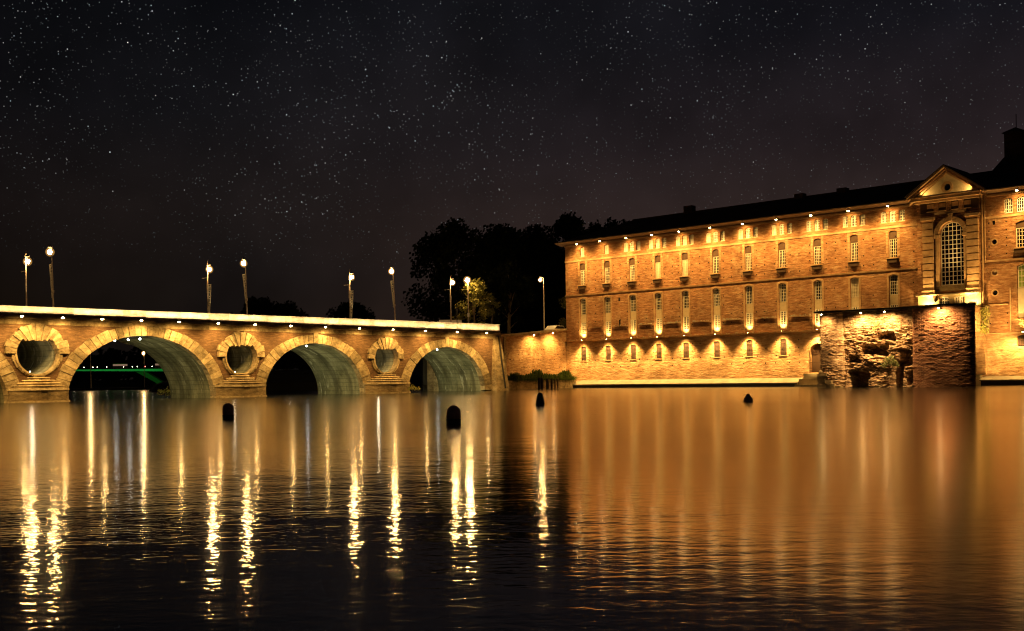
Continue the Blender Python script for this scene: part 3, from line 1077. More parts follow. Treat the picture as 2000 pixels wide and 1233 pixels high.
# broken string course between the tall windows, with rubble lying on it
rub = MB()
for i in range(len(BAYS) - 1):
    a0, a1 = BAYS[i] + .82, BAYS[i + 1] - .82
    FA.part('string_course', MB().box(a0, a1, -.02, .13, 8.93, 9.02), M['trim'])
    if i >= 1:
        x = a0 + .2
        while x < a1 - .2:
            sz = random.uniform(.06, .17)
            if random.random() < (.25 if i == 1 else .8):
                rub.box(x, x + sz, .0, random.uniform(.06, .16), 9.021, 9.021 + sz * random.uniform(.6, 1.5))
            x += sz + random.uniform(.0, .12)
for k_ in range(120):
    x = random.uniform(.5, 44)
    sz = random.uniform(.05, .13)
    o_ = random.uniform(.08, .4)
    rub.box(x, x + sz, o_, o_ + sz, 7.131, 7.131 + sz * random.uniform(.6, 1.3))
rub = FA.part('rubble', rub, M['parapet'])
rub['kind'] = 'stuff'
# putlog holes as flat plates, their shade put into the colour
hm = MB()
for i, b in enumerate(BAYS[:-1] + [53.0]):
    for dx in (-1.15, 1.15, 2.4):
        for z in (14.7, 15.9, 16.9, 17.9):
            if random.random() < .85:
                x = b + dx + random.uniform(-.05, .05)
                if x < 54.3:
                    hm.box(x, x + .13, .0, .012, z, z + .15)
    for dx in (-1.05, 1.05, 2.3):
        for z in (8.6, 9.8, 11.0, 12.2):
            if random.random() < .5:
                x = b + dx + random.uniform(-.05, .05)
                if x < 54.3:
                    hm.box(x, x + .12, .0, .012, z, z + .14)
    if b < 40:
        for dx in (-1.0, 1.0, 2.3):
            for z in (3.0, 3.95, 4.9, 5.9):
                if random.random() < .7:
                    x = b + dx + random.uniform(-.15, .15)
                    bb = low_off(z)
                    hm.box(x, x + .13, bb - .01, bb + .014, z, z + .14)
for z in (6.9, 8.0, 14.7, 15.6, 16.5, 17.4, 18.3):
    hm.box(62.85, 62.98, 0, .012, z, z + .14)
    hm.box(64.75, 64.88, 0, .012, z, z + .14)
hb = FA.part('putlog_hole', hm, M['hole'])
hb['kind'] = 'stuff'
FA.part('recess', MB().box(10.05, 10.33, 0, .014, 12.6, 13.15).box(10.1, 10.36, 0, .014, 8.9, 9.9), M['hole'])  # dark plates on the wall, colour stands for shaded recesses

# eaves, roof and chimneys
def sheet(name, pts, faces, mat):
    return FA.part(name, MB().add(pts, faces), mat)
for a0, a1 in ((-1.1, PW0 - .5), (PW1 + .5, FULL)):
    FA.part('soffit', MB().prism([(a0, 0), (a1, 0), (a1, 1), (a0, 1)], 0, 1).map(
        lambda a, b, c: (a, b * 1.05 if b > 0 else -.4, (21.62 + .30 * b) + c * .06)), M['boards'])
    FA.part('cornice', MB().box(max(a0, -.05), a1, -.02, .16, 21.36, 21.58), M['trim'])
    FA.part('gutter', MB().box(a0, a1, 1.06, 1.18, 21.92, 22.06), M['trim'])
    x = max(a0, 0) + .4
    while x < min(a1, 76):
        x += .9
FA.part('soffit', MB().add([(-1.1, 1.05, 21.93), (-1.1, -14, 21.93), (0, -14, 21.62), (0, 0, 21.62)], [(0, 1, 2, 3)]), M['boards'])
RZ = 25.2
e0, e1 = 21.99, RZ
rf = FA.part('roof', MB().add(
    [(-1.2, 1.17, e0), (FULL, 1.17, e0), (FULL, -6, e1), (8.4, -6, e1), (-1.2, -15.2, e0), (FULL, -15.2, e0)],
    [(0, 1, 2, 3), (3, 2, 5, 4), (0, 3, 4), (1, 5, 2)]), M['roof'])
FA.part('ridge_tiles', MB().tube([(8.4, -6, RZ), (30, -6, RZ), (62, -6, RZ), (FULL, -6, RZ)], .17, 6), M['roof'], rf)
for a0, a1, z1 in ((17.75, 19.2, 26.2), (35.5, 36.8, 25.75), (41.6, 42.9, 25.72)):
    c_ = FA.part('chimney', MB().box(a0, a1, -6.7, -5.7, 24.0, z1), M['unlit_brick'], rf)
m_ = MB()
m_.box(62.95, 64.95, -7.2, -5.2, 25.0, 29.4)
m_.add([(62.7, -5.0, 29.402), (65.2, -5.0, 29.402), (65.2, -7.4, 29.402), (62.7, -7.4, 29.402), (63.9, -6.2, 30.1)], [(0, 1, 2, 3), (0, 1, 4), (1, 2, 4), (2, 3, 4), (3, 0, 4)])
FA.part('chimney', m_, M['unlit_brick'], rf)
FA.part('ventilator', MB().add([(61.4, -3.8, 24.3), (66.6, -3.8, 24.3), (66.6, -8.4, 24.3), (61.4, -8.4, 24.3),
                               (62.9, -5.15, 26.55), (65.0, -5.15, 26.55), (65.0, -7.25, 26.55), (62.9, -7.25, 26.55)],
                              [(0, 1, 2, 3), (4, 5, 6, 7), (0, 1, 5, 4), (1, 2, 6, 5), (2, 3, 7, 6), (3, 0, 4, 7)]), M['roof'], rf)
FA.part('lightning_rod', MB().tube([(64.0, -6.2, 30.0), (64.0, -6.2, 31.6)], .05, 5), M['metal_dark'], rf)

# ---- entrance bay: pilasters, arched window, entablature, pediment
PO = 0.5
bigwin = arch_poly(57.42, 60.22, 11.62, 19.0, 1.4, 16)
ph = [bigwin, arch_poly(57.25, 58.40, 8.6, 10.32, .16), arch_poly(59.0, 60.20, 8.6, 10.32, .16)]
FA.part('bay_wall', wall_sheet([(PW0, 10.6), (PW1, 10.6), (PW1, 22.4), (PW0, 22.4)], [bigwin], .45, PO - .18), M['brick'])
FA.part('bay_base', wall_sheet([(PW0, -.4), (PW1, -.4), (PW1, 10.599), (PW0, 10.599)], ph[1:], .3, PO - .18), M['stucco'])
for a_ in (PW0, PW1):
    FA.part('bay_side', MB().box(a_ - .005 if a_ == PW0 else a_ - .02, a_ + .02 if a_ == PW0 else a_ + .005, -.3, PO - .181, -.4, 22.4), M['brick'])
# rusticated pilasters, block by block
for a0, a1 in ((55.50, 56.80), (60.62, 61.95)):
    z = 11.15
    while z < 18.9:
        h_ = .80
        FA.part('quoin_block', MB().box(a0 + random.uniform(0, .02), a1 - random.uniform(0, .02), PO - .2, PO + .17, z, z + h_ - .13), M['trim'])
        FA.part('joint', MB().box(a0 + .04, a1 - .04, PO - .2, PO + .02, z + h_ - .128, z + h_ - .002), M['brick_low'])
        z += h_
    FA.part('capital', MB().box(a0 - .06, a1 + .06, PO - .2, PO + .16, z + .004, z + .2), M['trim'])
    FA.part('capital', MB().box(a0 - .18, a1 + .18, PO - .2, PO + .30, z + .204, z + .52), M['trim'])
    FA.part('pilaster_foot', MB().box(a0 - .12, a1 + .12, PO - .2, PO + .26, 10.64, 11.13), M['trim'])
# inner jambs and arch of the great window
for a0, a1 in ((57.0, 57.41), (60.23, 60.66)):
    FA.part('jamb', MB().box(a0, a1, PO - .179, PO + .02, 11.25, 17.2), M['trim'])
    FA.part('impost', MB().box(a0 - .12, a1 + .08, PO - .179, PO + .16, 17.203, 17.55), M['trim'])
nvs = 13
for i in range(nvs):
    t0, t1 = PI * i / nvs + .008, PI * (i + 1) / nvs - .008
    cx, cz, r0, r1 = 58.82, 17.6, 1.41, 1.95
    if i == nvs // 2:
        r1 = 2.3
    poly = [(cx + r0 * math.cos(t0), cz + r0 * math.sin(t0)), (cx + r0 * math.cos(t1), cz + r0 * math.sin(t1)),
            (cx + r1 * math.cos(t1), cz + r1 * math.sin(t1)), (cx + r1 * math.cos(t0), cz + r1 * math.sin(t0))]
    FA.part('voussoir', MB().prism(poly, PO - .179, PO + (.30 if i == nvs // 2 else .14)), M['trim'])
GW = window_kind(2.78, 7.34, 1.39, 6, 14, M['frame_white'], .075, .10)
o = FA.place('window', GW, (58.82, -.02, 11.64))
o['label'] = 'great arched window with a grid of small panes'
obj('pane', pane_kind(2.78, 7.34, 1.39, M['glass']), o)
FA.part('apron', MB().box(57.3, 60.4, PO - .179, PO + .06, 10.95, 11.58), M['stone_dirty'])
FA.part('balcony_ledge', MB().box(PW0 - .1, PW1 + .05, PO - .179, PO + .34, 10.5, 10.63), M['stucco'])
FA.part('grille', (lambda m__: [m__.box(56.85 + .1 * k_, 56.89 + .1 * k_, PO + .1, PO + .14, 10.64, 11.5) for k_ in range(6)] and m__)(MB()), M['iron'])
Wb = window_kind(1.12, 1.68, .15, 4, 4, M['frame_white'], .07, .08, .16)
for x in (57.825, 59.6):
    o = FA.place('window', Wb, (x, .10, 8.62))
    obj('pane', pane_kind(1.12, 1.68, .15, M['glass' if x < 58.5 else 'blind']), o)
m_ = MB().prism([(56.66, 10.48), (57.06, 10.48), (56.86, 9.75)], PO - .179, PO + .2)
FA.part('corbel', m_, M['shutter'])
# entablature with panels
FA.part('architrave', MB().box(56.9, 60.6, PO - .19, PO + .10, 19.95, 20.2), M['trim'])
FA.part('frieze', MB().box(PW0 + .5, PW1 - .1, PO - .17, PO - .02, 20.22, 21.35), M['shutter'])
for x in (57.15, 58.6, 60.05):
    FA.part('triglyph', MB().box(x - .28, x - .12, PO - .02, PO + .12, 20.24, 21.34).box(x - .07, x + .07, PO - .02, PO + .12, 20.24, 21.34).box(x + .12, x + .28, PO - .02, PO + .12, 20.24, 21.34), M['brick'])
for x in (56.45, 57.87, 59.32, 60.75):
    FA.part('panel', MB().box(x - .38, x + .38, PO - .019, PO + .05, 20.7, 21.2), M['trim'])
    FA.part('panel_sill', MB().box(x - .42, x + .42, PO - .019, PO + .14, 20.26, 20.36), M['trim'])
FA.part('cornice', MB().box(PW0 - .1, PW1 + .1, -.2, PO + .42, 21.36, 21.62), M['trim'])
FA.part('cornice', MB().box(PW0 - .35, PW1 + .35, -.2, PO + .72, 21.64, 21.98), M['trim'])
FA.part('cornice', MB().box(PW0 - .5, PW1 + .5, -.2, PO + .86, 22.0, 22.12), M['trim'])
pcx, ptop, pbot, phw = 58.4, 25.05, 22.13, 4.1
FA.part('tympanum', wall_sheet([(pcx - phw, pbot), (pcx + phw, pbot), (pcx, ptop - .1)], [circle_poly(58.4, 23.0, .40, 16)], .3, PO - .15), M['stucco'])
o = FA.part('round_window', MB().prism(circle_poly(58.4, 23.0, .41, 16), .0, .06), M['glass'])
m_ = MB()
ring, ring2 = circle_poly(58.4, 23.0, .41, 16), circle_poly(58.4, 23.0, .68, 16)
for i in range(16):
    j = (i + 1) % 16
    m_.prism([ring[i], ring[j], ring2[j], ring2[i]], PO - .148, PO - .04)
FA.part('surround', m_, M['trim'], o)
for sg in (-1, 1):
    def rake(off0, off1, b0, b1, mat):
        xe, xa = pcx + sg * (phw + .35), pcx
        ze = pbot - .1
        m__ = MB().prism([(xe, ze + off0), (xa, ptop + .15 + off0), (xa, ptop + .15 + off1), (xe, ze + off1)], b0, b1)
        FA.part('raking_cornice', m__, mat)
    rake(.0, .24, -.1, PO + .86, M['trim'])
    rake(-.24, -.004, -.1, PO + .52, M['brick'])
    rake(-.62, -.36, -.1, PO + .12, M['trim'])
    xe = pcx + sg * (phw + .55)
    FA.part('roof', MB().add([(xe, PO + .95, pbot + .13), (pcx, PO + .95, ptop + .42), (pcx, -6.0, ptop + .42), (xe, -6.0, pbot + .13),
                             (xe, PO + .95, pbot + .19), (pcx, PO + .95, ptop + .50), (pcx, -6.0, ptop + .50), (xe, -6.0, pbot + .19)],
                            [(0, 1, 2, 3), (4, 5, 6, 7), (0, 1, 5, 4), (1, 2, 6, 5), (2, 3, 7, 6), (3, 0, 4, 7)]), M['roof'])
# downpipes
FA.part('downpipe', MB().tube([(62.25, .62, 21.9), (62.25, .2, 21.3), (62.25, .2, 9.3)], .10, 8), M['trim'])
FA.part('downpipe', MB().tube([(62.52, .13, 21.6), (62.52, .13, 13.9)], .07, 8), M['trim'])
FA.part('downpipe', MB().tube([(65.2, .14, 10.9), (65.2, .14, 6.0)], .09, 8), M['trim'])

# sloping lit apron of the foundation and its dark wet foot
def apron(a0, a1, zt, z0, e0_=1.1, e1_=0.0, out=2.1):
    o_ = FA.part('foundation_apron', MB().add(
        [(a0, .40, zt), (a1, .40, zt), (a1 + e1_, out, z0), (a0 - e0_, out, z0), (a0, .3, z0 - .14), (a1, .3, z0 - .14), (a1 + e1_, out, z0 - .14), (a0 - e0_, out, z0 - .14)],
        [(0, 1, 2, 3), (4, 5, 6, 7), (0, 1, 5, 4), (1, 2, 6, 5), (2, 3, 7, 6), (3, 0, 4, 7)]), M['concrete'])
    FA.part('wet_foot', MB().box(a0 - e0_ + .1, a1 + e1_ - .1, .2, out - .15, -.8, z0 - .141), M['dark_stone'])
    return o_
x = .2
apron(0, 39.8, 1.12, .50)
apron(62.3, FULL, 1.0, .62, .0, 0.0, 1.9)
FA.part('stair_block', MB().box(40.1, 43.2, .2, 1.0, -.6, 1.6), M['concrete'])
FA.part('stair_block', MB().box(39.9, 43.4, 1.003, 1.9, -.6, .95), M['concrete'])
FA.part('stair_block', MB().box(39.8, 43.6, 1.903, 2.8, -.6, .28), M['stone_dirty'])

# ---- lamps of the building
rl_ = random.Random(77)
for i, b in enumerate(BAYS):
    k1, k2 = rl_.uniform(.75, 1.2), rl_.uniform(.8, 1.15)
    # ledge: one lamp up the tall window, one down the lower wall
    if b < 48:
        f = flood(FA, (b, .36, 7.14), True, .62)
        FA.spot((b, .40, 7.34), (b, -.12, 8.6), 700 * k1, SODIUM, 100, .9, .06)
        FA.spot((b, .80, 6.84), (b, .42, 1.0), 5400 * k2, SODIUM, 112, 1.0, .06)
        FA.spot((b, .75, 6.84), (b, .36, 3.5), 170, SODIUM, 150, .8, .06)
for b in [2.94, 7.35, 12.16, 16.69, 21.3, 26.38, 31.39, 36.4, 41.32, 46.35, 51.4, 66.26, 71.0]:
    f = flood(FA, (b, .74, 21.62), True, .95)
    FA.spot((b, 1.05, 21.45), (b, .10, 18.0), 560 * rl_.uniform(.7, 1.15), AMBER, 162, .9, .08)
    FA.spot((b, 2.7, 21.3), (b, .0, 12.3), 4700 * rl_.uniform(.85, 1.12), AMBER, 130, 1.0, .08)  # added spot floating beyond the eaves to spread light down the wall
# entrance bay
for b in (56.05, 61.25):
    flood(FA, (b, .62, 8.9), True, 1.0)
    FA.spot((b, .95, 9.05), (b, .45, 10.6), 1000, SODIUM, 150, .7, .08)
    FA.spot((b, 1.2, 9.2), (b + (.9 if b < 58 else -.9), 0.5, 15.0), 3200, SODIUM, 84, .9, .08)
for b in (55.25, 61.4):
    flood(FA, (b, PO + .42, 22.13), True, .9)
    FA.spot((b, PO + .48, 22.36), (58.4, PO - .1, 23.3), 210, SODIUM, 130, .8, .06)
flood(FA, (66.6, .36, 5.9), True, .9)
FA.spot((66.6, .5, 6.1), (66.6, 0, 9.0), 1200, SODIUM, 110, .9, .06)
FA.spot((66.2, 1.7, 5.6), (65.0, .40, 1.8), 3600, SODIUM, 130, .8, .06)
FA.spot((71.7, .9, 5.7), (71.7, .40, 1.5), 3600, SODIUM, 110, .8, .06)
FA.spot((63.4, 1.6, .9), (63.6, 0, 5.0), 500, SODIUM, 120, .9, .06)
FA.spot((41.7, 2.1, 1.4), (41.4, .5, 3.0), 250, SODIUM, 130, .9, .06)

# ------------------------------------------------------------------ stub of the lost bridge arch on the right
stub = thing('arch_stub', 'broken springing of a lost brick arch jutting from the building wall, overgrown with ivy', 'ruin', (FA_P[0], FA_P[1], 0), math.atan2(FA_D[1], FA_D[0]))
ST = Frame(stub, -1)
prof = [(0.6, 1.2)]
for i in range(11):
    t = PI / 2 * i / 10
    prof.append((.95 + 3.0 * (1 - math.cos(t)), 1.25 + 5.2 * math.sin(t) ** .9))
prof += [(4.15, 6.9), (3.7, 7.4), (4.0, 7.9), (3.8, 8.8), (0.6, 8.8)]
m_ = MB()
npf = len(prof)
m_.add([(62.70, o_, z) for o_, z in prof] + [(61.2, o_, z) for o_, z in prof],
       [tuple(range(npf)), tuple(range(npf, 2 * npf))] + [(i, (i + 1) % npf, npf + (i + 1) % npf, npf + i) for i in range(npf)])
ST.part('masonry', m_, M['brick_low'])
for k_ in range(9):
    z = 6.3 + .30 * k_
    ST.part('quoin_stone', MB().box(62.703, 62.9 + random.uniform(0, .1), .3, .75 + random.uniform(-.1, .1), z, z + .26), M['stone'])
ST.part('block', MB().box(62.0, 62.6, 3.2, 3.8, 8.803, 9.35), M['stucco'])
ST.spot((65.0, 5.2, 5.2), (62.7, 2.0, 6.8), 4500, SODIUM, 120, .9, .08)  # added light without a fixture, brightens the stub and its ivy

# ------------------------------------------------------------------ ruined pier standing in the river
ruin = thing('ruined_pier', 'crumbling hollowed brick pier of an old bridge under a flat dark cap', 'ruin',
             (FA_P[0], FA_P[1], 0), math.atan2(FA_D[1], FA_D[0]))
RU = Frame(ruin, -1)
RO = 16.0
CAV = [(56.75, 58.8, 4.95, 5.85, 1.3), (54.8, 57.95, 3.35, 4.65, 1.7), (53.4, 54.8, 2.7, 3.5, 1.2), (58.95, 60.55, 2.15, 4.0, 1.9),
       (53.3, 55.9, -.6, 1.86, 2.2), (58.3, 59.75, -.6, 2.95, 2.0), (60.0, 60.7, .0, 1.5, 1.0)]


def sstep(e0_, e1_, x):
    t = max(0.0, min(1.0, (x - e0_) / (e1_ - e0_)))
    return t * t * (3 - 2 * t)


def ruin_off(a, z):
    n1 = noise.noise((a * .9, z * 1.3, 3.1))
    n2 = noise.noise((a * 1.7, z * 6.5, 8.7))
    n3 = noise.noise((a * 4.5, z * 14.0, 1.7))
    base = 0.0
    rough = 1.0
    if a < 53.0:                                     # rounded shaft on the left
        u = (a - 51.55) / 1.5
        base = 1.15 * math.sqrt(max(0.0, 1 - u * u)) - .15
        if a < 51.55:
            base = 1.15 * math.sqrt(max(0.0, 1 - ((a - 51.55) / 1.28) ** 2)) - .15
        rough = .30 + 1.0 * sstep(3.2, 1.0, z)
    elif a > 60.75:                                  # broad rounded drum on the right
        u = (a - 64.0) / 3.3
        base = 1.35 * math.sqrt(max(0.0, 1 - u * u)) - .05
        rough = .10 + .30 * sstep(1.2, 5.5, z) * sstep(6.6, 5.5, z)
    else:
        rough = 1.15 * sstep(7.2, 5.2, z) + .4
        base = .1 - .35 * sstep(7.5, 3.0, z) + .5 * sstep(2.0, 0.0, z)
    off = base + rough * (.14 * n1 + .13 * n2 + .07 * n3)
    # single bricks: each a little proud or sunk, joints recessed, some fallen out
    row = math.floor(z / .135 + .35 * n1)
    col = math.floor(a / .40 + .5 * (row % 2))
    hsh = math.sin(row * 127.1 + col * 311.7) * 43758.5453
    hsh -= math.floor(hsh)
    fz = z / .135 + .35 * n1 - row
    fa = a / .40 + .5 * (row % 2) - col
    off += (hsh - .5) * .085 * (.35 + rough)
    if hsh < .05 + .07 * min(rough, 1.2):
        off -= .14
    if fz < .3 or fa < .14:
        off -= .05
    # sloping slab left standing between the hollows
    if 55.3 < a < 58.3 and 1.95 < z < 3.25:
        lim = 3.2 - (a - 55.3) * .16
        lo_ = 3.15 - (a - 55.3) * .62 if a < 57.0 else 2.05
        if lo_ < z < lim:
            off += .35
    depth = 0.0
    for a0, a1, z0, z1, dp in CAV:
        wob = .28 * noise.noise((a * 1.7, z * 1.9, a0)) + .12 * n2
        d = min(a - a0, a1 - a, z - z0, z1 - z) + wob
        k = sstep(0.0, .22, d)
        if k > 0:
            depth = max(depth, dp * k)
    return off - depth


NA, NZ = 230, 196
m_ = MB()
A0, A1, Z0, Z1 = 50.3, 67.15, -.6, 8.2
for i in range(NA + 1):
    a = A0 + (A1 - A0) * i / NA
    for k_ in range(NZ + 1):
        z = Z0 + (Z1 - Z0) * k_ / NZ
        m_.v.append((a, RO + ruin_off(a, z), z))
for i in range(NA):
    for k_ in range(NZ):
        p_ = i * (NZ + 1) + k_
        m_.f.append((p_, p_ + 1, p_ + NZ + 2, p_ + NZ + 1))
split = int((60.8 - A0) / (A1 - A0) * NA)
mL, mR = MB(), MB()
mL.v, mR.v = m_.v, m_.v
mL.f = m_.f[:split * NZ]
mR.f = m_.f[split * NZ:]


def compact(mb):
    used = sorted({i for f in mb.f for i in f})
    ix = {u: k for k, u in enumerate(used)}
    r = MB()
    r.v = [mb.v[u] for u in used]
    r.f = [tuple(ix[i] for i in f) for f in mb.f]
    return r
RU.part('broken_wall', compact(mL), M['rubble'])
RU.part('drum', compact(mR), M['ruin_brick'])
RU.part('core', MB().box(50.45, 65.4, RO - 4.5, RO - 2.4, -.6, 8.2).box(50.35, 50.9, RO - 2.5, RO - .5, -.6, 8.2), M['ruin_brick'])
m_ = MB()
capo = [(50.0, RO + 1.0), (51.6, RO + 1.45), (53.2, RO + .9), (60.6, RO + .7), (62.4, RO + 1.5), (64.2, RO + 1.75), (66.2, RO + 1.35), (67.3, RO + .25), (65.4, RO - 4.6), (50.0, RO - 4.6)]
nc = len(capo)
m_.add([(a, o_, 8.22) for a, o_ in capo] + [(a, o_, 8.42) for a, o_ in capo], [tuple(range(nc)), tuple(range(nc, 2 * nc))] + [(i, (i + 1) % nc, nc + (i + 1) % nc, nc + i) for i in range(nc)])
RU.part('cap_slab', m_, M['dark_stone'])
m_ = MB().add([(67.12, RO + ruin_off(67.13, 4), -.6), (65.35, RO - 4.5, -.6), (65.35, RO - 4.5, 8.2), (67.12, RO + ruin_off(67.13, 4), 8.2), (66.9, RO - .6, -.6), (65.2, RO - 4.4, -.6), (65.2, RO - 4.4, 8.2), (66.9, RO - .6, 8.2)], [(0, 1, 2, 3), (4, 5, 6, 7), (0, 1, 5, 4), (1, 2, 6, 5), (2, 3, 7, 6), (3, 0, 4, 7)])
RU.part('side_wall', m_, M['ruin_brick'])
for a, z, w_, h_ in ((50.35, .85, 1.0, .42), (50.4, .42, .85, .41), (51.35, .45, .75, .4), (50.3, 0.0, 1.15, .40), (51.5, 0.02, .9, .40), (50.45, 1.29, 1.1, .30), (50.3, -.45, 1.6, .43), (52.2, -.3, .8, .5)):
    RU.part('stone_block', MB().box(a, a + w_, RO + .2, RO + 1.15 + random.uniform(-.1, .12), z, z + h_), M['stone_dirty'])
RU.part('stone_ball', MB().ball((50.75, RO + 1.0, 1.75), .22, 10, 6), M['stone'])
for a, p_, an in ((51.4, 1700, 125), (55.5, 3600, 145), (58.1, 3000, 145), (64.2, 3600, 155)):
    f = flood(RU, (a, RO + (1.9 if a > 60 or a < 53 else .95), 8.02), True, .7)
    RU.spot((a, RO + (2.5 if a > 60 or a < 53 else 1.7), 7.98), (a, RO + .3, 3.5), p_, (1.0, .61, .22), an, .8, .06)

# ------------------------------------------------------------------ planting
def leaf_cloud(clumps, n, size, seed, squash=1.0):
    """small tilted leaf quads scattered through clumps (x, y, z, r)"""
    rnd = random.Random(seed)
    m_ = MB()
    wts = [c[3] ** 2 for c in clumps]
    for c in rnd.choices(clumps, wts, k=n):
        u = Vector((rnd.gauss(0, 1), rnd.gauss(0, 1), rnd.gauss(0, 1))).normalized() * (rnd.random() ** .45) * c[3]
        p = Vector((c[0] + u.x, c[1] + u.y, c[2] + u.z * squash))
        q_ = Vector((rnd.gauss(0, 1), rnd.gauss(0, 1), rnd.gauss(0, .7))).normalized()
        r_ = q_.orthogonal().normalized()
        s_ = q_.cross(r_)
        sz = size * rnd.uniform(.6, 1.3)
        m_.add([p - r_ * sz * .5, p + s_ * sz * .32, p + r_ * sz * .5, p - s_ * sz * .32], [(0, 1, 2, 3)])
    return m_


def tree(label, x, y, z, h, r, n, seed, leaf='leaf_dark', size=.5, trunk=.4, group=None, crown_base=.3, nclump=26):
    rnd = random.Random(seed)
    t = thing('tree', label, 'tree', (x, y, z), 0, group)
    m_ = MB()
    lean = rnd.uniform(-.04, .04)
    m_.tube([(0, 0, -.3), (lean * h * .3, 0, h * .25), (lean * h * .6, .2, h * .5), (lean * h, .1, h * .8)], [trunk, trunk * .8, trunk * .55, trunk * .15], 8)
    clumps = []
    for k_ in range(nclump):
        a = rnd.uniform(0, 2 * PI)
        v = rnd.random()
        zz = h * (crown_base + (1 - crown_base) * v * .95)
        rr = r * math.sqrt(max(.05, 1 - (2 * v - .85) ** 2 * .8)) * math.sqrt(rnd.random())
        cr = r * rnd.uniform(.20, .42)
        cx_, cy_ = rr * math.cos(a), rr * math.sin(a)
        zz = min(zz, h - cr * .7)
        clumps.append((cx_, cy_, zz, cr))
        if k_ % 4 == 0:
            m_.tube([(lean * h * .4, .1, zz * .55), (cx_ * .6, cy_ * .6, zz * .85), (cx_, cy_, zz)], [trunk * .3, trunk * .16, trunk * .05], 5)
    obj('trunk', m_.mesh('trunk', M['bark']), t)
    obj('crown', leaf_cloud(clumps, n, size, seed + 1).mesh('crown', M[leaf], recalc=False), t)
    return t


GT = 'tall trees behind the quay'
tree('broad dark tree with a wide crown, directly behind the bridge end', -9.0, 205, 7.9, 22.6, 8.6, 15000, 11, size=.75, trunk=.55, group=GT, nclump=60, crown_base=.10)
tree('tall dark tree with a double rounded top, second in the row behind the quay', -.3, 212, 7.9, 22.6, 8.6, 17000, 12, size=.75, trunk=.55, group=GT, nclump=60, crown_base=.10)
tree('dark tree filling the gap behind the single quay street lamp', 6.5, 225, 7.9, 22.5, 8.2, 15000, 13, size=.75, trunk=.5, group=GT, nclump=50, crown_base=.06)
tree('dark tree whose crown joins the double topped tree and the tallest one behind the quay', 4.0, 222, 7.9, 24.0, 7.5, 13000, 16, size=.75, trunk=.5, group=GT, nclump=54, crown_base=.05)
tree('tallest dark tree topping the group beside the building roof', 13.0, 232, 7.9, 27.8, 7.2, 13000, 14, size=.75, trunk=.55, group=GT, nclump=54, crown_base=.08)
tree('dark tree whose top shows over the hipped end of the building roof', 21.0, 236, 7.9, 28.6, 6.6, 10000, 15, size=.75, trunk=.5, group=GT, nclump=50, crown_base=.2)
tree('yellow green tree caught in the light of a street lamp at the bridge end', -5.7, 173.2, 7.9, 9.2, 3.0, 2200, 21, 'leaf', .46, .2, None, .10, 40)
tree('slim tree with a pale lamplit trunk standing just beyond the bridge end', -.5, 186, 7.9, 13.0, 4.0, 5000, 22, 'leaf_dark', .6, .34, None, .25, 34)
tree('small dim tree with a thin bent trunk under the far pair of street lamps', -3.2, 182, 7.9, 7.0, 1.9, 700, 23, 'leaf', .32, .14, None, .5, 8)
tree('low dark tree half hidden beside the building corner at the quay', 9.6, 186, 7.9, 7.5, 2.6, 1200, 24, 'leaf', .34, .2, None, .3, 12)
GI = 'dark trees on the island beyond the bridge'
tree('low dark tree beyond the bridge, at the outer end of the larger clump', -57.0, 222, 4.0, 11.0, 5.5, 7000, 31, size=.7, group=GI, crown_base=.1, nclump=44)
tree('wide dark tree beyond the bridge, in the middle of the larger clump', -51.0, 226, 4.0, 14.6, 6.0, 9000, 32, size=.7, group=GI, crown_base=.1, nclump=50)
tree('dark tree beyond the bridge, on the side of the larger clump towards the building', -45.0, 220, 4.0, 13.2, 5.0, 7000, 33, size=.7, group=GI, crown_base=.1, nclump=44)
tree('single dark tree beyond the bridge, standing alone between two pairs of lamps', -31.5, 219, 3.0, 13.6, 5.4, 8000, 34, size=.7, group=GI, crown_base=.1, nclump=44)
isl2 = MB().lathe((-44, 226, -1.0), [(30, 0), (28, 2.4), (22, 4.2), (1, 5.0)], 24)
structure(obj('wooded_island', isl2.mesh('wooded_island', M['earth'])))

# far wood closing the view upstream
rnd = random.Random(5)
cl = [(rnd.uniform(-560, -66), rnd.uniform(640, 700), rnd.uniform(4, 17), rnd.uniform(7, 11)) for _ in range(190)]
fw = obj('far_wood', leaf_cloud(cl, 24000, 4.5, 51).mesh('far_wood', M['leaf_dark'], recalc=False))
structure(fw, 'stuff')

# grass hanging from the quay ledge
gm = MB()
rnd = random.Random(9)
for k_ in range(5200):
    x = rnd.uniform(-1.6, QL - 1.4)
    dens = .5 + 1.1 * noise.noise((x * .55, 0, 7))
    if rnd.random() > dens + .2:
        continue
    o_ = rnd.uniform(1.3, 2.8)
    hgt = rnd.uniform(.2, 1.0) * (.35 + 1.3 * max(0.0, dens))
    dx, dy = rnd.uniform(-.5, .5), rnd.uniform(-.1, .6)
    wd = rnd.uniform(.02, .06)
    p0 = Vector((x, o_, 1.2))
    p1 = p0 + Vector((dx * .5, dy * .5, hgt))
    p2 = p0 + Vector((dx, dy + .15, hgt * rnd.uniform(-.9, .9)))
    gm.add([p0 - Vector((wd, 0, 0)), p0 + Vector((wd, 0, 0)), p1 + Vector((wd * .8, 0, 0)), p1 - Vector((wd * .8, 0, 0)), p2], [(0, 1, 2, 3), (3, 2, 4)])
grass = obj('hanging_grass', gm.mesh('hanging_grass', M['grass'], Q.V, recalc=False))
grass.location, grass.rotation_euler = quay.location, quay.rotation_euler
structure(grass, 'stuff')


def fa_world(a, b, c):
    N = (-0.682226, -0.731141)
    return Vector((FA_P[0] + FA_D[0] * a + N[0] * b, FA_P[1] + FA_D[1] * a + N[1] * b, c))


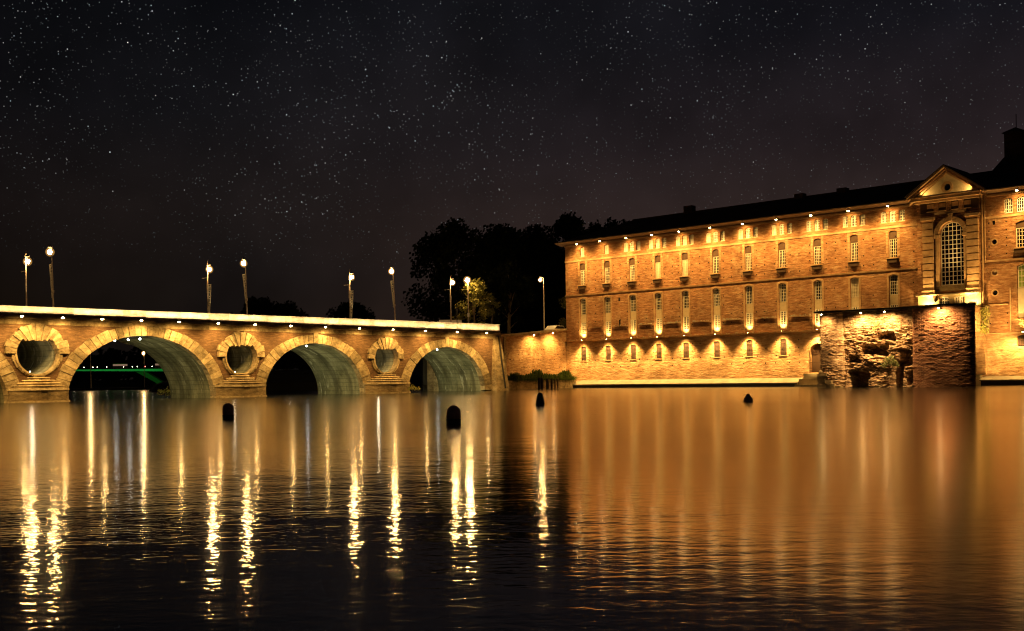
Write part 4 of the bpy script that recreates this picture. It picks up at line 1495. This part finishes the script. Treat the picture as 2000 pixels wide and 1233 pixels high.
def shrub(name, label, loc, clumps, n, size, seed, mat, stem=True):
    t = thing(name, label, 'plant', loc)
    if stem:
        m_ = MB()
        for c in clumps:
            m_.tube([(0, 0, -.1), (c[0] * .5, c[1] * .5, c[2] * .5), (c[0], c[1], c[2])], [.035, .025, .012], 5)
        obj('stem', m_.mesh('stem', M['bark']), t)
    obj('foliage', leaf_cloud(clumps, n, size, seed).mesh('foliage', M[mat], recalc=False), t)
    return t
p = fa_world(58.3, RO + .55, 2.35)
shrub('shrub', 'pale leafy shrub growing from the hollow face of the ruined pier', p, [(-.15, -.2, .45, .5), (.4, -.3, .25, .45), (-.5, -.1, .1, .4), (.1, -.35, .8, .35), (.75, -.3, .0, .3)], 520, .19, 61, 'leaf_pale')
p = fa_world(56.8, RO + .25, 6.25)
shrub('shrub', 'small green tuft rooted high up between the two cap lamps of the ruined pier', p, [(0, -.15, .3, .3), (-.15, -.15, .0, .28), (.12, -.15, .6, .18)], 170, .15, 62, 'leaf_pale')
p = fa_world(62.75, 2.2, 6.4)
shrub('ivy', 'green ivy hanging over the broken arch stub beside the building', p, [(.15, -.1, 1.6, .75), (.1, .2, .7, .8), (-.4, .5, 1.9, .6), (.2, -.3, -.2, .55), (-.3, .1, .2, .5), (.25, -.4, 2.1, .45)], 900, .2, 63, 'leaf')
p = BR.root.matrix_world
bx = lambda a, b, c: Vector((BR_P[0] + BR_D[0] * a - BR_D[1] * b, BR_P[1] + BR_D[1] * a + BR_D[0] * b, c))
shrub('weed', 'tuft of weeds on the footing of the bridge pier beside the smallest arch', bx(14.6, 1.2, .2), [(0, 0, .4, .4), (.5, .2, .3, .35), (-.4, -.2, .3, .3)], 200, .16, 64, 'leaf', False)
shrub('weed', 'tuft of weeds at the far springing of the widest arch, by the water', bx(40.6, -8.9, .2), [(0, 0, .5, .5), (.5, .2, .4, .4), (-.6, -.2, .4, .4)], 200, .18, 65, 'leaf', False)

# ------------------------------------------------------------------ street lamps
def cut_band(w0, w1, L, seed):
    """tapering openwork strip: two rails joined by loops and cross pieces"""
    rnd = random.Random(seed)
    m_ = MB()
    m_.add([(0, -.02, 0), (.09, -.02, 0), (.09, -.02, -L), (0, -.02, -L), (0, .02, 0), (.09, .02, 0), (.09, .02, -L), (0, .02, -L)],
           [(0, 1, 2, 3), (4, 5, 6, 7), (0, 1, 5, 4), (1, 2, 6, 5), (2, 3, 7, 6), (3, 0, 4, 7)])
    m_.add([(w0 - .09, -.02, 0), (w0, -.02, 0), (w1, -.02, -L), (w1 - .08, -.02, -L), (w0 - .09, .02, 0), (w0, .02, 0), (w1, .02, -L), (w1 - .08, .02, -L)],
           [(0, 1, 2, 3), (4, 5, 6, 7), (0, 1, 5, 4), (1, 2, 6, 5), (2, 3, 7, 6), (3, 0, 4, 7)])
    z = 0.0
    while z > -L + .1:
        st = rnd.uniform(.2, .36)
        ww = w0 + (w1 - w0) * (-z / L)
        tl = rnd.uniform(-.12, .12)
        m_.add([(0, -.02, z), (ww, -.02, z + tl * .5), (ww, -.02, z + tl * .5 - .09), (0, -.02, z - .09), (0, .02, z), (ww, .02, z + tl * .5), (ww, .02, z + tl * .5 - .09), (0, .02, z - .09)],
               [(0, 1, 2, 3), (4, 5, 6, 7), (0, 1, 5, 4), (1, 2, 6, 5), (2, 3, 7, 6), (3, 0, 4, 7)])
        xx = ww * rnd.uniform(.3, .7)
        m_.box(xx - .03, xx + .03, -.02, .02, z - st, z)
        z -= st
    return m_


GL = 'street lamps along the near side of the bridge'
GR = 'street lamps along the far side of the bridge'
brz = math.atan2(BR_D[1], BR_D[0])
HALO_GLOBE = MB().ball((0, 0, 0), .38, 14, 9, 1.05).mesh('globe', M['shell'], smooth=True)  # oversized glowing shell, gives each lamp its halo
BULB = MB().ball((0, 0, 0), .20, 10, 6).mesh('bulb', M['globe'])


def near_lamp(s_, zl, label, dz=0.0, deco=True):
    loc = bx(s_ + .12, -.9, 7.62)
    t = thing('street_lamp', label, 'street lamp', loc, brz, GL)
    h = zl - 7.62
    obj('pole', MB().tube([(0, 0, 0), (0, 0, h * .5), (0, 0, h + .5), (0, .06, h + .85), (0, .16, h + 1.0)], [.085, .065, .055, .035, .02], 8).mesh('pole', M['pole']), t)
    obj('bulb', BULB, obj('globe', HALO_GLOBE, t, (0, .36, h)))
    obj('lamp_cap', MB().lathe((0, .36, h), [(.02, .60), (.12, .55), (.22, .46), (.20, .43)], 10).mesh('lamp_cap', M['metal_dark']), t)
    obj('bracket', MB().tube([(0, 0, h + .45), (0, .36, h + .4)], .035, 6).mesh('bracket', M['pole']), t)
    obj('sign_arm', MB().box(-.02, .02, -1.05, -.05, h - .85, h - .78).box(-.03, .03, -.16, -.10, h - 2.4, h - .78).mesh('sign_arm', M['pole']), t)
    if deco:
        d_ = cut_band(.62, .26, 3.2, int(s_ * 10))
        d_.map(lambda a, b, c: (b, a + .07, c + h - 1.5))
        obj('decoration', d_.mesh('decoration', M['banner']), t)
    return t


def far_lamp(s_, zl, label, lean=.03, deco=True):
    loc = bx(s_ - .1, -8.1, 7.62)
    t = thing('street_lamp', label, 'street lamp', loc, brz, GR)
    h = zl - 7.62
    L = lean * h
    obj('pole', MB().tube([(0, 0, 0), (0, -L * .45, h * .45), (0, -L, h * .85), (0, -L, h + .35)], [.095, .08, .055, .04], 8).mesh('pole', M['pole']), t)
    gl = obj('globe', HALO_GLOBE, t, (0, -L - .38, h))
    gl.scale = (1.1, 1.1, 1.1)
    obj('bulb', BULB, gl)
    obj('lamp_cap', MB().lathe((0, -L - .38, h), [(.02, .75), (.08, .68), (.16, .56), (.24, .47), (.20, .44)], 10).mesh('lamp_cap', M['metal_dark']), t)
    obj('bracket', MB().tube([(0, -L, h + .3), (0, -L - .38, h + .45)], .035, 6).mesh('bracket', M['pole']), t)
    obj('collar', MB().lathe((0, -L * .5, h * .42), [(.10, 0), (.14, .05), (.14, .25), (.10, .3)], 8).mesh('collar', M['pole']), t)
    if deco:
        d_ = cut_band(.62, .2, 3.3, int(s_ * 10))
        d_.map(lambda a, b, c: (b, -a - L + .02 - (c / h) * L * .7, c + h - 1.2))
        obj('decoration', d_.mesh('decoration', M['banner']), t)
    return t


near_lamp(58.7, 12.6, 'straight lamp post over the pier with the widest oval opening, no banner on it', deco=False)
near_lamp(40.3, 13.05, 'lamp post with an openwork banner over the oval opening between the two widest arches')
near_lamp(22.0, 13.3, 'lamp post with an openwork banner over the pier before the smallest arch')
near_lamp(6.1, 13.55, 'plain lamp post over the smallest arch, beside the lamplit tree', deco=False)
far_lamp(53.2, 14.6, 'leaning lamp post on the far pavement nearest the picture edge, above the widest arch')
far_lamp(31.1, 14.95, 'leaning lamp post on the far pavement in front of the clump of dark island trees')
far_lamp(9.2, 15.4, 'leaning lamp post on the far pavement between the lone dark tree and the lamplit tree')


def street_light(x, y, z0, z1, label, arm=(-.4, 0), size=1.0, group='street lamps beyond the bridge end'):
    t = thing('street_lamp', label, 'street lamp', (x, y, z0), 0, group)
    h = z1 - z0
    obj('pole', MB().tube([(0, 0, 0), (0, 0, h * .6), (0, 0, h + .35)], [.11, .09, .06], 8).mesh('pole', M['pole']), t)
    gl = obj('globe', HALO_GLOBE, t, (arm[0], arm[1], h))
    gl.scale = (size,) * 3
    obj('bulb', BULB, gl)
    obj('lamp_cap', MB().lathe((arm[0], arm[1], h), [(.02, .60), (.12, .55), (.22, .46), (.20, .43)], 10).mesh('lamp_cap', M['metal_dark']), t)
    obj('bracket', MB().tube([(0, 0, h + .3), (arm[0], arm[1], h + .4)], .035, 6).mesh('bracket', M['pole']), t)
    return t


street_light(5.15, 172, 8.0, 16.87, 'tall lone lamp post above the quay wall beside the brick building', (-.5, 0))
street_light(-6.6, 170.6, 8.0, 16.83, 'lamp post shining into the yellow green tree at the bridge end', (-.1, -.35), 1.6)
street_light(-4.55, 195, 8.0, 15.95, 'small distant lamp high among the branches beyond the lamplit tree', (-.2, 0), .6)
street_light(-3.35, 185, 8.0, 14.2, 'distant lamp just above the bridge end beside the pale tree trunk', (-.2, 0), .85)
# far bank lamps seen under the bridge
for x, y, z1, lb in ((-100.3, 300, 9.9, 'far lamp on the dark upstream bank seen through the widest arch'),
                     (-114.9, 300, 12.6, 'far lamp on the dark upstream bank hidden behind the top of the widest arch')):
    street_light(x + .2, y, 0.6, z1, lb, (-.2, 0), 1.5, 'far lamps upstream')
spit = MB().box(-122, -92, 298, 306, -1, .6)
structure(obj('gravel_spit', spit.mesh('gravel_spit', M['earth'])))

# ------------------------------------------------------------------ barrier boards and car at the bridge end
t = thing('barrier_board', 'white barrier boards on legs at the bridge end below the lamplit tree', 'barrier', (-8.25, 150, 8.0))
obj('board', MB().box(-1.55, -.05, -.03, .03, 1.28, 1.66).mesh('board', M['white_paint']), t)
obj('board', MB().box(.05, 1.5, -.03, .03, 1.24, 1.62).mesh('board', M['white_paint']), t)
for x in (-1.5, 0, 1.45):
    obj('leg', MB().box(x - .04, x + .04, .031, .09, 0, 1.6).mesh('leg', M['white_paint']), t)
t = thing('sign_post', 'thin pale sign post with a small plate beside the white barrier boards', 'sign', (-6.0, 155, 8.0))
obj('pole', MB().tube([(0, 0, 0), (0, 0, 2.9)], .05, 6).mesh('pole', M['pole']), t)
obj('plate', MB().box(-.16, .16, -.08, -.05, 2.3, 2.85).mesh('plate', M['white_paint']), t)
t = thing('traffic_signal', 'small traffic signal on the lamp post at the bridge end', 'signal', (-7.35, 149.5, 8.0))
obj('pole', MB().tube([(0, 0, 0), (0, 0, 3.2)], .05, 6).mesh('pole', M['metal_dark']), t)
obj('signal_head', MB().box(-.13, .13, -.14, .05, 2.5, 3.2).mesh('signal_head', M['metal_dark']), t)

car = thing('parked_car', 'pale car whose roof shows over the quay wall beside the brick building', 'car', (7.0, 168.9, 8.0), math.radians(52))
prof = [(-2.1, .35), (2.1, .35), (2.15, .75), (1.95, .92), (1.05, 1.0), (.45, 1.48), (-1.25, 1.5), (-1.95, 1.0), (-2.15, .9)]
body = obj('body', MB().prism(prof, -.86, .86).mesh('body', M['car_paint']), car)
for sg in (-1, 1):
    obj('side_window', MB().prism([(.95, 1.0), (.42, 1.42), (-1.2, 1.43), (-1.75, 1.02)], .862 * sg, .875 * sg).mesh('side_window', M['glass']), car)
    for x in (-1.3, 1.3):
        wh = MB()
        wh.tube([(x, .66 * sg, .32), (x, .88 * sg, .32)], .32, 14)
        obj('wheel', wh.mesh('wheel', M['tyre']), car)
obj('windscreen', MB().add([(1.04, -.7, 1.02), (1.04, .7, 1.02), (.47, .62, 1.46), (.47, -.62, 1.46), (1.06, -.7, 1.03), (1.06, .7, 1.03), (.49, .62, 1.47), (.49, -.62, 1.47)],
                           [(0, 1, 2, 3), (4, 5, 6, 7), (0, 1, 5, 4), (1, 2, 6, 5), (2, 3, 7, 6), (3, 0, 4, 7)]).mesh('windscreen', M['glass']), car)

# ------------------------------------------------------------------ things in the water
def buoy(label, x, y, r, h, kind):
    t = thing('buoy', label, 'buoy', (x, y, 0), 0, 'mooring buoys')
    if kind == 'pill':
        pr = [(r * .9, -.3), (r, .12)]
        obj('skirt', MB().lathe((0, 0, 0), [(r * .8, -.3), (r * 1.03, -.05), (r * 1.03, .16), (r, .17)], 20).mesh('skirt', M['buoy_dark'], smooth=False), t)
        top = [(r, .171)] + [(r, h - r)] + [(r * math.cos(PI / 2 * i / 7), h - r + r * math.sin(PI / 2 * i / 7)) for i in range(1, 7)] + [(.01, h)]
        obj('body', MB().lathe((0, 0, 0), top, 20).mesh('body', M['buoy'], smooth=True), t)
    elif kind == 'bell':
        obj('body', MB().lathe((0, 0, 0), [(r, -.2), (r, .12), (r * .92, .22), (r * .72, .5), (r * .6, h - .1), (r * .4, h), (.01, h + .02)], 18).mesh('body', M['buoy_dark'], smooth=True), t)
    else:
        obj('body', MB().lathe((0, 0, 0), [(r, -.2), (r, .08), (r * .96, .16), (r * .55, h * .7), (r * .35, h - .04), (.01, h)], 18).mesh('body', M['buoy'], smooth=True), t)
    return t


buoy('dark pill shaped buoy in front of the pier between the two widest arches', -11.9, 46.1, .235, .66, 'pill')
buoy('largest dark pill shaped buoy, nearest of the buoys, before the smallest arch', -2.0, 37.4, .245, .62, 'pill')
buoy('black bell shaped buoy before the wooden piles of the quay', 1.54, 61.1, .255, .70, 'bell')
buoy('small brown cone shaped buoy afloat before the brick building', 13.36, 62.4, .27, .46, 'cone')

GP = 'wooden piles in front of the quay'
for k_, (x, y, r, z1, mt, lb) in enumerate(((3.72, 150.0, .20, 1.55, 'wood', 'thick dark pile, outermost of the cluster before the quay grass'),
                                            (4.10, 150.3, .19, 1.5, 'wood', 'thick dark pile, second of the cluster before the quay grass'),
                                            (4.78, 150.6, .13, 1.4, 'wood', 'single thin dark pile right after the thick pair'),
                                            (5.42, 151.0, .14, 1.45, 'wood', 'dark pile standing between pale stakes before the quay'),
                                            (5.05, 152.5, .12, 1.4, 'wood_pale', 'pale stake between the two thin dark piles'),
                                            (5.95, 152.5, .11, 1.4, 'wood_pale', 'pale stake beside the foundation apron, inner one'),
                                            (6.35, 152.8, .11, 1.45, 'wood_pale', 'pale stake next to the lit foundation apron, outer one'))):
    t = tag(obj('wooden_pile', MB().lathe((0, 0, 0), [(r, -1.0), (r, z1 - .08), (r * .85, z1), (.01, z1 + .01)], 10).mesh('wooden_pile', M[mt]), None, (x, y, 0)), lb, 'pile', GP)
t = thing('timber_boom', 'low dark timber boom on a post lying under the smallest arch', 'boom', (-10.6, 149.5, 0))
obj('beam', MB().add([(-1.9, 2.2, .75), (1.9, -2.8, .25), (1.9, -2.5, .25), (-1.9, 2.5, .75), (-1.9, 2.2, .95), (1.9, -2.8, .45), (1.9, -2.5, .45), (-1.9, 2.5, .95)],
                     [(0, 1, 2, 3), (4, 5, 6, 7), (0, 1, 5, 4), (1, 2, 6, 5), (2, 3, 7, 6), (3, 0, 4, 7)]).mesh('beam', M['wood']), t)
obj('post', MB().box(1.85, 2.1, -2.85, -2.45, -1, .8).mesh('post', M['wood']), t)

# ------------------------------------------------------------------ far green lit bridge upstream
gb = thing('road_bridge', 'far road bridge lit green, seen through the widest stone arch', 'bridge', (-178, 450, 0))
obj('girder', MB().add([(0, -5, 7.2), (90, -5, 5.7), (90, 5, 5.7), (0, 5, 7.2), (0, -5, 7.75), (90, -5, 7.35), (90, 5, 7.35), (0, 5, 7.75)],
                       [(0, 1, 2, 3), (4, 5, 6, 7), (0, 1, 5, 4), (1, 2, 6, 5), (2, 3, 7, 6), (3, 0, 4, 7)]).mesh('girder', M['girder']), gb)
obj('strut', MB().add([(25, -2, 6.5), (29, -2, 6.5), (40, -2, -.5), (37.5, -2, -.5), (25, 2, 6.5), (29, 2, 6.5), (40, 2, -.5), (37.5, 2, -.5)],
                      [(0, 1, 2, 3), (4, 5, 6, 7), (0, 1, 5, 4), (1, 2, 6, 5), (2, 3, 7, 6), (3, 0, 4, 7)]).mesh('strut', M['boards']), gb)
area((22, -13, 4.4), (22, -5, 6.7), 1000, (.02, 1.0, .12), 56, .4, gb)
dot = MB().ball((0, 0, 0), .15, 6, 4).mesh('lamp', M['dot_warm'])
dotr = MB().ball((0, 0, 0), .15, 6, 4).mesh('lamp', M['dot_red'])
for k_, (x, r_) in enumerate(((1.0, 0), (5.0, 0), (8.6, 0), (10.4, 0), (14.2, 0), (21.0, 0), (24.6, 0), (26.6, 0), (29.8, 1), (32.6, 0), (36.3, 0), (39.2, 0))):
    lp = obj('lamp', dotr if r_ else dot, gb, (x, -4.7, 8.6))
    obj('lamp_post', MB().box(-.05, .05, -.05, .05, -.95, -.2).mesh('lamp_post', M['metal_dark']), lp)
for x, lb in ((18.0, 'lit bus crossing the far green bridge, towards its dark end'), (35.2, 'lit bus crossing the far green bridge, above its slanting strut')):
    b_ = thing('bus', lb, 'bus', (-178 + x, 450, 7.55), 0, 'buses on the far bridge')
    obj('body', MB().box(-2.6, 2.6, -1.2, 1.2, .35, 1.5).box(-2.6, 2.6, -1.2, 1.2, 2.2, 2.5).mesh('body', M['shutter']), b_)
    obj('window_band', MB().box(-2.55, 2.55, -1.15, 1.15, 1.503, 2.197).mesh('window_band', M['bus_light']), b_)
    for xx in (-1.7, 1.7):
        obj('wheel', MB().tube([(xx, -1.22, .4), (xx, 1.22, .4)], .4, 10).mesh('wheel', M['tyre']), b_)
